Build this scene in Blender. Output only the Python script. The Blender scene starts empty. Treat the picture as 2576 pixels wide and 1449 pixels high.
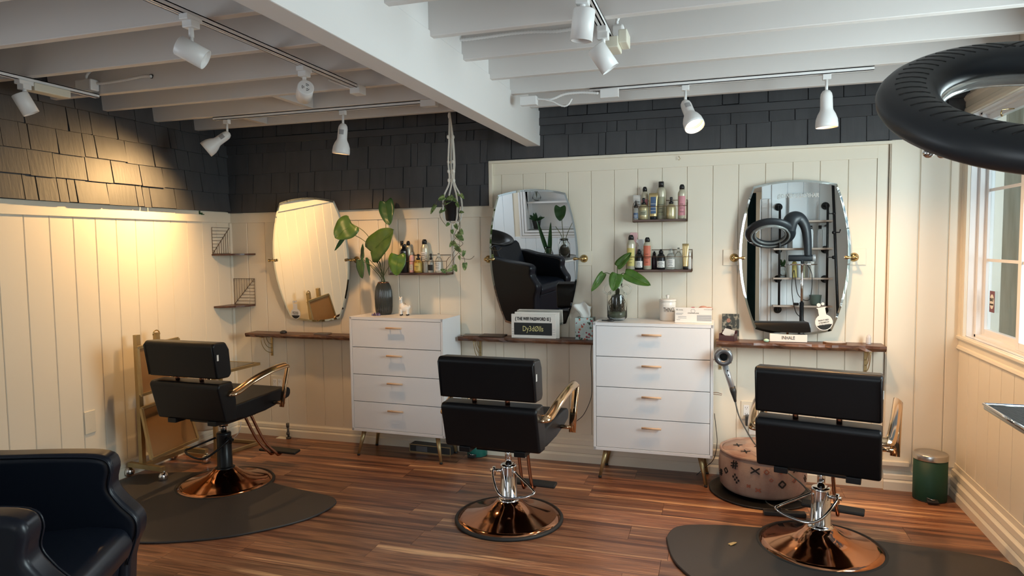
import bpy, bmesh, math, random
from mathutils import Vector, Matrix
random.seed(7)
PI = math.pi
SC = bpy.context.scene
COL = SC.collection

# ---------------------------------------------------------------- camera
CAM = Vector((0, 0, 1.5))
CR = Vector((0.95591235, 0.29341005, -0.0119216))
CU = Vector((-0.00760497, 0.06531978, 0.9978354))
CF = Vector((-0.29355365, 0.95375252, -0.06467136))
FPX = 1683.47
cd = bpy.data.cameras.new('camera')
cam = bpy.data.objects.new('camera', cd)
COL.objects.link(cam)
cd.sensor_width = 36.0
cd.sensor_fit = 'HORIZONTAL'
cd.lens = 36.0 * FPX / 2576
cd.clip_start = 0.05
cam.matrix_world = Matrix(((CR.x, CU.x, -CF.x, CAM.x), (CR.y, CU.y, -CF.y, CAM.y), (CR.z, CU.z, -CF.z, CAM.z), (0, 0, 0, 1)))
SC.camera = cam

# ---------------------------------------------------------------- colour management
SC.view_settings.view_transform = 'Standard'
SC.view_settings.look = 'None'
SC.view_settings.gamma = 1.0
SC.view_settings.use_curve_mapping = False
SC.view_settings.exposure = 0.12

# ---------------------------------------------------------------- sky
wd = bpy.data.worlds.new('world')
SC.world = wd
wd.use_nodes = True
nt = wd.node_tree
sky = nt.nodes.new('ShaderNodeTexSky')
sky.sky_type = 'HOSEK_WILKIE'
sky.turbidity = 4.0
sky.sun_direction = (0.3, -0.5, 0.8)
nt.links.new(sky.outputs[0], nt.nodes['Background'].inputs[0])
nt.nodes['Background'].inputs[1].default_value = 2.6

# ---------------------------------------------------------------- daylight through the openings, and an added fill at the left
def area(name, loc, tgt, sx, sy, power, col):
    l = bpy.data.lights.new(name, 'AREA')
    l.shape = 'RECTANGLE'; l.size = sx; l.size_y = sy
    l.energy = power; l.color = col
    o = bpy.data.objects.new(name, l); COL.objects.link(o)
    o.location = loc
    o.rotation_euler = (Vector(tgt) - Vector(loc)).to_track_quat('-Z', 'Z').to_euler()
    return o
area('daylight_side_window', (1.75, 2.45, 1.75), (-1.0, 2.60, 1.5), 1.3, 1.2, 92, (0.84, 0.95, 1.0))
area('daylight_rear_window', (-0.55, -1.9, 1.6), (-0.9, 3.0, 1.35), .75, 1.6, 26, (0.82, 0.92, 1.0))
area('added_left_fill', (-3.98, 0.55, 1.75), (-1.0, 0.3, 1.3), 1.1, 1.1, 20, (0.82, 0.92, 1.0))  # added fill, no window known there: blue highlights on chair, brighter front wall

# ---------------------------------------------------------------- pixel of the photograph -> point of the room
def P(px, py, ax, val):
    d = CR * ((px - 1288) / FPX) - CU * ((py - 724.5) / FPX) + CF
    i = 'xyz'.index(ax)
    return CAM + d * ((val - CAM[i]) / d[i])
def mpp(y):            # metres per photo pixel on the plane at this y (straight ahead)
    return y / FPX * 1.0

# ---------------------------------------------------------------- materials
def mat(name, col, rough=0.5, metal=0.0, trans=0.0, emit=0.0, ior=1.45, noise=None, bump=None, coat=0.0, alpha=1.0, spec=None):
    m = bpy.data.materials.new(name); m.use_nodes = True
    n = m.node_tree; b = n.nodes['Principled BSDF']
    b.inputs['Base Color'].default_value = (*col, 1)
    b.inputs['Roughness'].default_value = rough
    b.inputs['Metallic'].default_value = metal
    b.inputs['Transmission Weight'].default_value = trans
    b.inputs['IOR'].default_value = ior
    b.inputs['Coat Weight'].default_value = coat
    b.inputs['Alpha'].default_value = alpha
    if spec is not None: b.inputs['Specular IOR Level'].default_value = spec
    if emit:
        b.inputs['Emission Color'].default_value = (*col, 1)
        b.inputs['Emission Strength'].default_value = emit
    tc = None
    if noise:   # (scale tuple, colour2, low, high)
        sc, c2, lo, hi = noise
        tc = n.nodes.new('ShaderNodeTexCoord'); mp = n.nodes.new('ShaderNodeMapping')
        mp.inputs['Scale'].default_value = sc
        tx = n.nodes.new('ShaderNodeTexNoise'); tx.inputs['Scale'].default_value = 1.0
        tx.inputs['Detail'].default_value = 5
        rp = n.nodes.new('ShaderNodeValToRGB')
        rp.color_ramp.elements[0].position = lo; rp.color_ramp.elements[0].color = (*col, 1)
        rp.color_ramp.elements[1].position = hi; rp.color_ramp.elements[1].color = (*c2, 1)
        n.links.new(tc.outputs['Object'], mp.inputs[0]); n.links.new(mp.outputs[0], tx.inputs[0])
        n.links.new(tx.outputs[0], rp.inputs[0]); n.links.new(rp.outputs[0], b.inputs['Base Color'])
    if bump:    # (scale tuple, strength, distance)
        sc, st, ds = bump
        tc = n.nodes.new('ShaderNodeTexCoord'); mp = n.nodes.new('ShaderNodeMapping')
        mp.inputs['Scale'].default_value = sc
        tx = n.nodes.new('ShaderNodeTexNoise'); tx.inputs['Scale'].default_value = 1.0; tx.inputs['Detail'].default_value = 6
        bp = n.nodes.new('ShaderNodeBump'); bp.inputs['Strength'].default_value = st; bp.inputs['Distance'].default_value = ds
        n.links.new(tc.outputs['Object'], mp.inputs[0]); n.links.new(mp.outputs[0], tx.inputs[0])
        n.links.new(tx.outputs[0], bp.inputs['Height']); n.links.new(bp.outputs[0], b.inputs['Normal'])
    return m

M = {}
M['wall'] = mat('cream_wall_paint', (0.79, 0.72, 0.595), 0.34, bump=((9, 9, 2.2), 0.25, 0.004))
M['ceil'] = mat('white_ceiling_paint', (0.69, 0.665, 0.65), 0.55, bump=((3, 30, 30), 0.25, 0.002))
M['beam'] = mat('white_beam_paint', (0.76, 0.75, 0.745), 0.5, bump=((30, 3, 30), 0.3, 0.002))
M['shingle'] = mat('charcoal_shingle_paint', (0.054, 0.055, 0.060), 0.55, noise=((14, 14, 5), (0.068, 0.069, 0.074), 0.3, 0.7), bump=((60, 60, 6), 0.5, 0.003))
M['charcoal'] = mat('charcoal_trim_paint', (0.052, 0.053, 0.058), 0.5)
M['trim'] = mat('cream_trim_paint', (0.79, 0.725, 0.60), 0.32)
M['white'] = mat('white_lacquer', (0.80, 0.80, 0.81), 0.30)
M['whitem'] = mat('white_powder_coat', (0.80, 0.80, 0.80), 0.35)
M['cream_plastic'] = mat('cream_plastic', (0.72, 0.69, 0.58), 0.4)
M['offwhite'] = mat('off_white_ceramic', (0.82, 0.78, 0.72), 0.22, coat=0.4)
M['leather'] = mat('black_vinyl_leather', (0.006, 0.006, 0.007), 0.38, bump=((160, 160, 160), 0.12, 0.001), spec=0.32)
M['leather2'] = mat('daylight_tinted_leather', (0.0085, 0.012, 0.021), 0.32, bump=((110, 110, 110), 0.15, 0.001), spec=0.42)  # black leather with the blue of the daylight put into its colour
M['black'] = mat('black_plastic', (0.014, 0.014, 0.015), 0.32)
M['blackm'] = mat('black_painted_steel', (0.008, 0.008, 0.009), 0.30, spec=0.35)
M['greymetal'] = mat('dark_nickel_plastic', (0.15, 0.155, 0.165), 0.28, 0.55)
M['rubber'] = mat('black_rubber', (0.02, 0.02, 0.02), 0.6)
M['matr'] = mat('anti_fatigue_mat_foam', (0.040, 0.034, 0.032), 0.52, bump=((120, 120, 120), 0.2, 0.001))
M['dryer'] = mat('charcoal_dryer_plastic', (0.020, 0.024, 0.029), 0.42)
M['paleboard'] = mat('pale_rack_board', (0.42, 0.33, 0.27), 0.5)
M['chrome'] = mat('chrome', (0.75, 0.75, 0.76), 0.07, 1.0)
M['steel'] = mat('brushed_steel', (0.55, 0.53, 0.50), 0.28, 1.0)
M['copper'] = mat('polished_copper', (0.50, 0.235, 0.125), 0.09, 1.0)
M['rose'] = mat('rose_gold', (0.68, 0.47, 0.29), 0.13, 1.0)
M['bronze'] = mat('copper_bronze_tube', (0.42, 0.20, 0.12), 0.16, 1.0)
M['gold'] = mat('gold_painted_steel', (0.50, 0.385, 0.20), 0.38, 0.75, noise=((9, 9, 9), (0.40, 0.30, 0.15), 0.35, 0.7))
M['brass'] = mat('antique_brass', (0.55, 0.40, 0.18), 0.22, 1.0)
M['brownmetal'] = mat('bronze_wire', (0.16, 0.10, 0.06), 0.4, 0.7)
M['peg'] = mat('pale_wood_peg', (0.62, 0.41, 0.26), 0.5)
M['mirror'] = mat('mirror_silver', (0.93, 0.94, 0.93), 0.0, 1.0)
M['mirror_edge'] = mat('mirror_bevel', (0.60, 0.67, 0.67), 0.02, 1.0)
M['glass'] = mat('clear_glass', (0.96, 0.98, 0.97), 0.0, trans=1.0)
M['winglass'] = mat('window_pane_glass', (0.99, 1.0, 1.0), 0.0, trans=1.0, ior=1.05)
def thin_glass():
    m = bpy.data.materials.new('thin_window_glass'); m.use_nodes = True; n = m.node_tree; n.nodes.clear()
    o = n.nodes.new('ShaderNodeOutputMaterial'); t_ = n.nodes.new('ShaderNodeBsdfTransparent'); g = n.nodes.new('ShaderNodeBsdfGlossy'); g.inputs['Roughness'].default_value = 0.0
    t_.inputs[0].default_value = (.95, .98, .97, 1)
    lw = n.nodes.new('ShaderNodeLayerWeight'); pw_ = n.nodes.new('ShaderNodeMath'); pw_.operation = 'POWER'; pw_.inputs[1].default_value = 5.0; n.links.new(lw.outputs['Facing'], pw_.inputs[0]); f = n.nodes.new('ShaderNodeMath'); f.operation = 'MULTIPLY_ADD'; f.inputs[1].default_value = .45; f.inputs[2].default_value = .04; n.links.new(pw_.outputs[0], f.inputs[0]); x = n.nodes.new('ShaderNodeMixShader')
    n.links.new(f.outputs[0], x.inputs[0]); n.links.new(t_.outputs[0], x.inputs[1]); n.links.new(g.outputs[0], x.inputs[2]); n.links.new(x.outputs[0], o.inputs[0])
    return m
M['winglass'] = thin_glass()
M['smoke'] = mat('smoked_grey_glass', (0.10, 0.112, 0.11), 0.08, trans=0.6)
M['clearplastic'] = mat('clear_plastic', (0.85, 0.88, 0.86), 0.12, trans=0.8)
M['water'] = mat('murky_green_water', (0.16, 0.20, 0.13), 0.1, trans=0.4)
M['roots'] = mat('dark_roots', (0.035, 0.032, 0.018), 0.8)
M['leaf'] = mat('monstera_leaf', (0.035, 0.082, 0.020), 0.40, noise=((18, 18, 18), (0.06, 0.115, 0.025), 0.35, 0.7))
M['leafd'] = mat('dark_green_leaf', (0.022, 0.075, 0.028), 0.35, noise=((18, 18, 18), (0.035, 0.10, 0.035), 0.35, 0.7))
M['leafl'] = mat('bright_green_leaf', (0.05, 0.125, 0.016), 0.37, noise=((22, 22, 22), (0.085, 0.17, 0.025), 0.35, 0.7))
M['leafp'] = mat('pothos_leaf', (0.10, 0.18, 0.05), 0.4, noise=((60, 60, 60), (0.32, 0.40, 0.16), 0.45, 0.62))
M['stem'] = mat('green_stem', (0.10, 0.12, 0.04), 0.5)
M['twig'] = mat('brown_vine_stem', (0.12, 0.09, 0.05), 0.6)
M['cord'] = mat('white_cotton_cord', (0.74, 0.70, 0.63), 0.85, bump=((400, 400, 400), 0.5, 0.001))
M['blackcord'] = mat('black_cable', (0.02, 0.02, 0.02), 0.45)
M['greycord'] = mat('grey_cable', (0.10, 0.095, 0.085), 0.45)
M['can'] = mat('pale_gold_can', (0.60, 0.56, 0.43), 0.30, 0.35)
M['goldb'] = mat('satin_gold_bottle', (0.56, 0.49, 0.29), 0.28, 0.5)
M['goldt'] = mat('gold_tube', (0.66, 0.50, 0.24), 0.30, 0.6)
M['amber'] = mat('amber_gold_liquid', (0.60, 0.42, 0.10), 0.15, trans=0.3)
M['pinkl'] = mat('pink_label', (0.62, 0.26, 0.29), 0.5)
M['orangel'] = mat('coral_label', (0.58, 0.15, 0.085), 0.5)
M['yellowl'] = mat('yellow_label', (0.62, 0.52, 0.16), 0.5)
M['greenl'] = mat('sage_label', (0.33, 0.32, 0.21), 0.5)
M['bluel'] = mat('blue_label', (0.07, 0.12, 0.22), 0.5)
M['whitel'] = mat('white_paper_label', (0.74, 0.72, 0.68), 0.6)
M['ink'] = mat('black_ink', (0.012, 0.012, 0.012), 0.6)
M['greyink'] = mat('grey_ink', (0.34, 0.34, 0.35), 0.7)
M['slate'] = mat('slate_panel', (0.022, 0.024, 0.024), 0.7)
M['chalk'] = mat('yellow_chalk_marker', (0.62, 0.56, 0.25), 0.8)
M['frost'] = mat('frosted_vinyl_lettering', (0.52, 0.55, 0.54), 0.5)
M['purple'] = mat('dark_plum_bottle', (0.05, 0.025, 0.035), 0.3)
M['pink'] = mat('pink_plastic', (0.68, 0.40, 0.40), 0.4)
M['peach'] = mat('peach_claw_clip_plastic', (0.70, 0.36, 0.28), 0.3, trans=0.3)
M['red'] = mat('red_plastic', (0.45, 0.02, 0.05), 0.35)
M['green_bin'] = mat('dark_green_enamel', (0.004, 0.046, 0.026), 0.55)
M['daylit'] = mat('daylight_tinted_wall_paint', (0.82, 0.88, 0.93), 0.4)  # bluish daylight on the rear walls is put into their base colour
M['teal'] = mat('teal_enamel', (0.01, 0.13, 0.105), 0.35)
M['curtain'] = mat('dark_green_velvet', (0.006, 0.035, 0.033), 0.85)
M['plate'] = mat('ivory_wall_plate', (0.72, 0.66, 0.54), 0.4)
M['tissue'] = mat('white_tissue', (0.82, 0.82, 0.78), 0.9)
M['mint'] = mat('mint_stone', (0.42, 0.66, 0.50), 0.3)
M['crystal'] = mat('white_crystal', (0.75, 0.74, 0.76), 0.2, trans=0.3)
M['amethyst'] = mat('amethyst', (0.10, 0.06, 0.13), 0.2)
M['mahog'] = mat('mahogany_card_box', (0.06, 0.022, 0.025), 0.35)
M['dwood'] = mat('dark_base_wood', (0.05, 0.03, 0.02), 0.5)
M['photo1'] = mat('dark_photo_print', (0.05, 0.055, 0.05), 0.3, noise=((40, 40, 40), (0.30, 0.28, 0.22), 0.5, 0.62))
M['skin'] = mat('photo_skin_print', (0.34, 0.17, 0.12), 0.4)
M['grass'] = mat('garden_grass', (0.09, 0.16, 0.04), 0.9, noise=((3, 3, 3), (0.05, 0.10, 0.03), 0.3, 0.7))
M['siding'] = mat('pale_green_siding', (0.72, 0.80, 0.70), 0.6)
M['postwood'] = mat('weathered_post_wood', (0.62, 0.52, 0.36), 0.8, noise=((30, 30, 2), (0.48, 0.38, 0.24), 0.4, 0.65))
M['galv'] = mat('galvanised_pipe', (0.10, 0.09, 0.08), 0.5, 0.6)
M['bulb'] = mat('warm_lamp_face', (1.0, 0.62, 0.25), 0.5, emit=22)
M['bulbdim'] = mat('warm_lamp_reflector', (1.0, 0.52, 0.16), 0.5, emit=2.6)
M['silverd'] = mat('satin_silver_plastic', (0.50, 0.52, 0.54), 0.28, 0.6)
M['soap'] = mat('white_device_plastic', (0.72, 0.76, 0.80), 0.3)
M['charger'] = mat('dark_charger', (0.03, 0.03, 0.03), 0.4)
M['bag'] = mat('cream_storage_tub', (0.62, 0.56, 0.45), 0.6)
M['beadp'] = mat('agate_rim', (0.16, 0.08, 0.04), 0.6)
M['smokeacr'] = mat('amber_tinted_acrylic', (0.24, 0.135, 0.06), 0.16, trans=0.1)
M['stationblk'] = mat('dark_tray_glass', (0.05, 0.035, 0.03), 0.08)

def plank_mat():
    m = bpy.data.materials.new('vinyl_wood_plank'); m.use_nodes = True
    n = m.node_tree; b = n.nodes['Principled BSDF']; L = n.links.new
    g = n.nodes.new('ShaderNodeNewGeometry'); oi = n.nodes.new('ShaderNodeObjectInfo')
    mp = n.nodes.new('ShaderNodeMapping'); mp.inputs['Scale'].default_value = (0.55, 11.5, 1)
    ad = n.nodes.new('ShaderNodeVectorMath'); ad.operation = 'ADD'
    cx = n.nodes.new('ShaderNodeCombineXYZ'); ml = n.nodes.new('ShaderNodeMath'); ml.operation = 'MULTIPLY'; ml.inputs[1].default_value = 37
    L(oi.outputs['Random'], ml.inputs[0]); L(ml.outputs[0], cx.inputs[0]); L(ml.outputs[0], cx.inputs[2])
    L(g.outputs['Position'], mp.inputs[0]); L(mp.outputs[0], ad.inputs[0]); L(cx.outputs[0], ad.inputs[1])
    nz = n.nodes.new('ShaderNodeTexNoise'); nz.inputs['Scale'].default_value = 1.5; nz.inputs['Detail'].default_value = 4; nz.inputs['Distortion'].default_value = 0.35
    L(ad.outputs[0], nz.inputs[0])
    rp = n.nodes.new('ShaderNodeValToRGB'); e = rp.color_ramp.elements
    e[0].position = 0.30; e[0].color = (0.062, 0.026, 0.016, 1)
    e[1].position = 0.76; e[1].color = (0.66, 0.40, 0.21, 1)
    for p_, c_ in ((0.42, (0.14, 0.056, 0.031)), (0.475, (0.27, 0.115, 0.056)), (0.52, (0.155, 0.070, 0.042)), (0.565, (0.33, 0.150, 0.075)), (0.60, (0.20, 0.092, 0.052)), (0.66, (0.52, 0.28, 0.14))):
        x = e.new(p_); x.color = (*c_, 1)
    L(nz.outputs[0], rp.inputs[0])
    m2 = n.nodes.new('ShaderNodeMapping'); m2.inputs['Scale'].default_value = (5, 150, 1); L(g.outputs['Position'], m2.inputs[0])
    a2 = n.nodes.new('ShaderNodeVectorMath'); a2.operation = 'ADD'; L(m2.outputs[0], a2.inputs[0]); L(cx.outputs[0], a2.inputs[1])
    n2 = n.nodes.new('ShaderNodeTexNoise'); n2.inputs['Scale'].default_value = 1; n2.inputs['Detail'].default_value = 4; L(a2.outputs[0], n2.inputs[0])
    mr = n.nodes.new('ShaderNodeMapRange'); mr.inputs[1].default_value = 0.25; mr.inputs[2].default_value = 0.75; mr.inputs[3].default_value = 0.68; mr.inputs[4].default_value = 1.28
    L(n2.outputs[0], mr.inputs[0])
    mx = n.nodes.new('ShaderNodeMix'); mx.data_type = 'RGBA'; mx.blend_type = 'MULTIPLY'; mx.inputs[0].default_value = 1
    L(rp.outputs[0], mx.inputs[6]); L(mr.outputs[0], mx.inputs[7])
    hs = n.nodes.new('ShaderNodeHueSaturation'); r2 = n.nodes.new('ShaderNodeMapRange'); r2.inputs[3].default_value = 0.80; r2.inputs[4].default_value = 1.40
    L(oi.outputs['Random'], r2.inputs[0]); L(r2.outputs[0], hs.inputs['Value']); L(mx.outputs[2], hs.inputs['Color'])
    L(hs.outputs[0], b.inputs['Base Color'])
    b.inputs['Roughness'].default_value = 0.33
    bp = n.nodes.new('ShaderNodeBump'); bp.inputs['Strength'].default_value = 0.12; bp.inputs['Distance'].default_value = 0.002
    L(n2.outputs[0], bp.inputs['Height']); L(bp.outputs[0], b.inputs['Normal'])
    return m
M['plank'] = plank_mat()
def wood_mat(name, c1, c2, c3, sc, rough=0.35):
    m = bpy.data.materials.new(name); m.use_nodes = True
    n = m.node_tree; b = n.nodes['Principled BSDF']; L = n.links.new
    tc = n.nodes.new('ShaderNodeTexCoord'); mp = n.nodes.new('ShaderNodeMapping'); mp.inputs['Scale'].default_value = sc
    nz = n.nodes.new('ShaderNodeTexNoise'); nz.inputs['Scale'].default_value = 1; nz.inputs['Detail'].default_value = 6; nz.inputs['Distortion'].default_value = 0.8
    rp = n.nodes.new('ShaderNodeValToRGB'); e = rp.color_ramp.elements
    e[0].position = .3; e[0].color = (*c1, 1); e[1].position = .72; e[1].color = (*c3, 1); x = e.new(.5); x.color = (*c2, 1)
    L(tc.outputs['Object'], mp.inputs[0]); L(mp.outputs[0], nz.inputs[0]); L(nz.outputs[0], rp.inputs[0]); L(rp.outputs[0], b.inputs['Base Color'])
    b.inputs['Roughness'].default_value = rough
    return m
M['shelfwood'] = wood_mat('live_edge_walnut', (0.055, 0.022, 0.012), (0.115, 0.048, 0.025), (0.20, 0.095, 0.05), (4, 40, 40))
M['rackwood'] = wood_mat('brown_rack_wood', (0.05, 0.022, 0.015), (0.09, 0.04, 0.025), (0.13, 0.06, 0.04), (6, 60, 60))
def pouf_mat():
    m = mat('faded_kilim_fabric', (0.41, 0.295, 0.235), 0.9, noise=((9, 9, 3.5), (0.29, 0.165, 0.13), 0.40, 0.68), bump=((90, 90, 260), 0.5, 0.002))
    return m
M['pouf'] = pouf_mat()
def floral_mat():
    m = bpy.data.materials.new('floral_tissue_box_print'); m.use_nodes = True
    n = m.node_tree; b = n.nodes['Principled BSDF']; L = n.links.new
    tc = n.nodes.new('ShaderNodeTexCoord'); v = n.nodes.new('ShaderNodeTexVoronoi'); v.inputs['Scale'].default_value = 58
    L(tc.outputs['Object'], v.inputs[0])
    rp = n.nodes.new('ShaderNodeValToRGB'); rp.color_ramp.interpolation = 'CONSTANT'; e = rp.color_ramp.elements
    e[0].position = 0; e[0].color = (0.30, 0.05, 0.07, 1); e[1].position = .2; e[1].color = (0.03, 0.07, 0.05, 1)
    for p_, c_ in ((.38, (.5, .14, .08)), (.5, (.55, .62, .60)), (.62, (.10, .16, .10)), (.72, (.45, .58, .58))):
        x = e.new(p_); x.color = (*c_, 1)
    sp = n.nodes.new('ShaderNodeSeparateColor'); L(v.outputs['Color'], sp.inputs[0]); L(sp.outputs[0], rp.inputs[0])
    gt = n.nodes.new('ShaderNodeMath'); gt.operation = 'GREATER_THAN'; gt.inputs[1].default_value = 0.0085 * 58
    L(v.outputs['Distance'], gt.inputs[0])
    mx = n.nodes.new('ShaderNodeMix'); mx.data_type = 'RGBA'; L(gt.outputs[0], mx.inputs[0]); L(rp.outputs[0], mx.inputs[6]); mx.inputs[7].default_value = (.50, .62, .61, 1)
    L(mx.outputs[2], b.inputs['Base Color']); b.inputs['Roughness'].default_value = .5
    return m
M['floral'] = floral_mat()

# ---------------------------------------------------------------- object helpers
def wm(o):
    return wm(o.parent) @ o.matrix_basis if o.parent else o.matrix_basis.copy()

class MB:
    def __init__(s): s.v = []; s.f = []; s.sm = []
    def add(s, vs, fs, smooth=False):
        k = len(s.v); s.v += [Vector(v) for v in vs]
        s.f += [tuple(i + k for i in f) for f in fs]; s.sm += [smooth] * len(fs); return s
    def box(s, c, d, rot=None):
        hx, hy, hz = d[0] / 2, d[1] / 2, d[2] / 2
        vs = [Vector((x, y, z)) for z in (-hz, hz) for y in (-hy, hy) for x in (-hx, hx)]
        if rot: vs = [rot @ v for v in vs]
        return s.add([v + Vector(c) for v in vs], [(0, 2, 3, 1), (4, 5, 7, 6), (0, 1, 5, 4), (2, 6, 7, 3), (0, 4, 6, 2), (1, 3, 7, 5)])
    def bb(s, x0, x1, y0, y1, z0, z1):
        return s.box(((x0 + x1) / 2, (y0 + y1) / 2, (z0 + z1) / 2), (abs(x1 - x0), abs(y1 - y0), abs(z1 - z0)))
    def cyl(s, a, b, r0, r1=None, n=16, caps=True, smooth=True):
        a = Vector(a); b = Vector(b); r1 = r0 if r1 is None else r1
        d = (b - a).normalized(); u = d.orthogonal().normalized(); w = d.cross(u)
        vs = []
        for p_, r in ((a, r0), (b, r1)):
            vs += [p_ + (u * math.cos(2 * PI * i / n) + w * math.sin(2 * PI * i / n)) * r for i in range(n)]
        s.add(vs, [(i, (i + 1) % n, n + (i + 1) % n, n + i) for i in range(n)], smooth)
        if caps: s.add(vs, [tuple(range(n - 1, -1, -1)), tuple(range(n, 2 * n))])
        return s
    def tube(s, pts, r, n=8, closed=False, caps=True, flat=1.0):
        pts = [Vector(p_) for p_ in pts]; m = len(pts); rs = r if isinstance(r, (list, tuple)) else [r] * m
        tg = []
        for i in range(m):
            if closed: t = pts[(i + 1) % m] - pts[i - 1]
            else: t = pts[min(i + 1, m - 1)] - pts[max(i - 1, 0)]
            tg.append(t.normalized() if t.length else Vector((0, 0, 1)))
        u = tg[0].orthogonal().normalized(); vs = []
        for i in range(m):
            u = (u - tg[i] * u.dot(tg[i]))
            u = u.normalized() if u.length > 1e-6 else tg[i].orthogonal().normalized()
            w = tg[i].cross(u)
            vs += [pts[i] + (u * math.cos(2 * PI * k / n) + w * math.sin(2 * PI * k / n) * flat) * rs[i] for k in range(n)]
        fs = []
        for i in range(m if closed else m - 1):
            j = (i + 1) % m
            fs += [(i * n + k, i * n + (k + 1) % n, j * n + (k + 1) % n, j * n + k) for k in range(n)]
        s.add(vs, fs, True)
        if caps and not closed: s.add(vs, [tuple(range(n - 1, -1, -1)), tuple(range((m - 1) * n, m * n))])
        return s
    def lathe(s, prof, o=(0, 0, 0), n=32, mtx=None, caps=True, smooth=True, sx=1.0, sy=1.0, f=None):
        o = Vector(o); vs = []
        for r, z in prof:
            for i in range(n):
                a = 2 * PI * i / n; rr = r * (f(a) if f else 1)
                p_ = Vector((math.cos(a) * rr * sx, math.sin(a) * rr * sy, z))
                vs.append(o + (mtx @ p_ if mtx else p_))
        m = len(prof)
        s.add(vs, [(j * n + i, j * n + (i + 1) % n, (j + 1) * n + (i + 1) % n, (j + 1) * n + i) for j in range(m - 1) for i in range(n)], smooth)
        if caps: s.add(vs, [tuple(range(n - 1, -1, -1)), tuple(range((m - 1) * n, m * n))])
        return s
    def prism(s, poly, frame, t, smooth=False):
        """poly of (a,b); frame=(origin, A, B, N); thickness t along N from the origin plane"""
        o, A, B, N = [Vector(q) for q in frame]; n = len(poly)
        vs = [o + A * a + B * b for a, b in poly] + [o + A * a + B * b + N * t for a, b in poly]
        s.add(vs, [tuple(range(n - 1, -1, -1)), tuple(range(n, 2 * n))])
        s.add(vs, [(i, (i + 1) % n, n + (i + 1) % n, n + i) for i in range(n)], smooth)
        return s
    def ell(s, c, r, n=16, m=10, rot=None):
        prof = []
        vs = []
        for j in range(m + 1):
            th = PI * j / m
            for i in range(n):
                a = 2 * PI * i / n
                v = Vector((math.sin(th) * math.cos(a) * r[0], math.sin(th) * math.sin(a) * r[1], math.cos(th) * r[2]))
                if rot: v = rot @ v
                vs.append(Vector(c) + v)
        return s.add(vs, [(j * n + i, (j + 1) * n + i, (j + 1) * n + (i + 1) % n, j * n + (i + 1) % n) for j in range(m) for i in range(n)], True)
    def mesh(s, name, m, inv=None):
        me = bpy.data.meshes.new(name)
        vs = [inv @ v for v in s.v] if inv else s.v
        me.from_pydata(vs, [], s.f)
        me.polygons.foreach_set('use_smooth', s.sm)
        if m: me.materials.append(m)
        bm = bmesh.new(); bm.from_mesh(me)
        bmesh.ops.remove_doubles(bm, verts=bm.verts, dist=1e-6)
        bmesh.ops.recalc_face_normals(bm, faces=bm.faces)
        bm.to_mesh(me); bm.free(); me.update()
        return me
    def build(s, name, m, parent=None, world=False, bevel=0, seg=2, label=None, sub=0):
        inv = wm(parent).inverted() if (parent and world) else None
        o = bpy.data.objects.new(name, s.mesh(name, m, inv)); COL.objects.link(o)
        if parent: o.parent = parent
        if bevel:
            b = o.modifiers.new('bevel', 'BEVEL'); b.width = bevel; b.segments = seg; b.limit_method = 'ANGLE'; b.angle_limit = 0.7
            if seg > 2:
                for p_ in o.data.polygons: p_.use_smooth = True
                o.modifiers.new('wn', 'WEIGHTED_NORMAL').keep_sharp = False
        if sub:
            q = o.modifiers.new('sub', 'SUBSURF'); q.levels = sub; q.render_levels = sub
        if label: o['label'] = label
        return o

def tagit(o, label, cat, group=None):
    o['label'] = label; o['category'] = cat
    if group: o['group'] = group
    return o
def thing(name, label, cat, loc=(0, 0, 0), rz=0.0, group=None):
    o = bpy.data.objects.new(name, None); COL.objects.link(o); o.empty_display_size = 0.05
    o.location = loc; o.rotation_euler = (0, 0, rz)
    o.matrix_basis = Matrix.Translation(Vector(loc)) @ Matrix.Rotation(rz, 4, 'Z')
    return tagit(o, label, cat, group)
def single(name, mb, m, label, cat, group=None, **k):
    lo = Vector([min(v[i] for v in mb.v) for i in range(3)]); hi = Vector([max(v[i] for v in mb.v) for i in range(3)])
    base = Vector(((lo.x + hi.x) / 2, (lo.y + hi.y) / 2, lo.z))
    mb.v = [v - base for v in mb.v]
    o = mb.build(name, m, **k); o.location = base
    return tagit(o, label, cat, group)
def struct(name, mb, m, **k):
    o = mb.build(name, m, **k); o['kind'] = 'structure'; return o
def copy_tree(o, parent=None):
    c = o.copy(); COL.objects.link(c)
    if parent:
        c.parent = parent
    for ch in list(o.children): copy_tree(ch, c)
    return c
def text(s_, size, org, A, B, m, parent, name='lettering', width=None, shear=0.0, extrude=0.0006, bold=0.0):
    """flat lettering: org = centre, A = reading direction, B = up"""
    cu = bpy.data.curves.new('t', 'FONT'); cu.body = s_; cu.size = size; cu.align_x = 'CENTER'; cu.align_y = 'CENTER'
    cu.extrude = extrude; cu.offset = bold; cu.shear = shear; cu.resolution_u = 2
    o = bpy.data.objects.new('t', cu); COL.objects.link(o)
    bpy.context.view_layer.update()
    me = bpy.data.meshes.new_from_object(o.evaluated_get(bpy.context.evaluated_depsgraph_get()))
    bpy.data.objects.remove(o)
    A = Vector(A).normalized(); B = Vector(B).normalized(); N = A.cross(B)
    xs = [v.co.x for v in me.vertices]; sx = 1.0
    if width and xs: sx = width / max(1e-6, max(xs) - min(xs))
    inv = wm(parent).inverted() if parent else Matrix()
    for v in me.vertices: v.co = inv @ (Vector(org) + A * v.co.x * sx + B * v.co.y + N * (v.co.z + extrude))
    me.materials.clear(); me.materials.append(m); me.name = name
    t = bpy.data.objects.new(name, me); COL.objects.link(t)
    if parent: t.parent = parent
    return t
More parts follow.
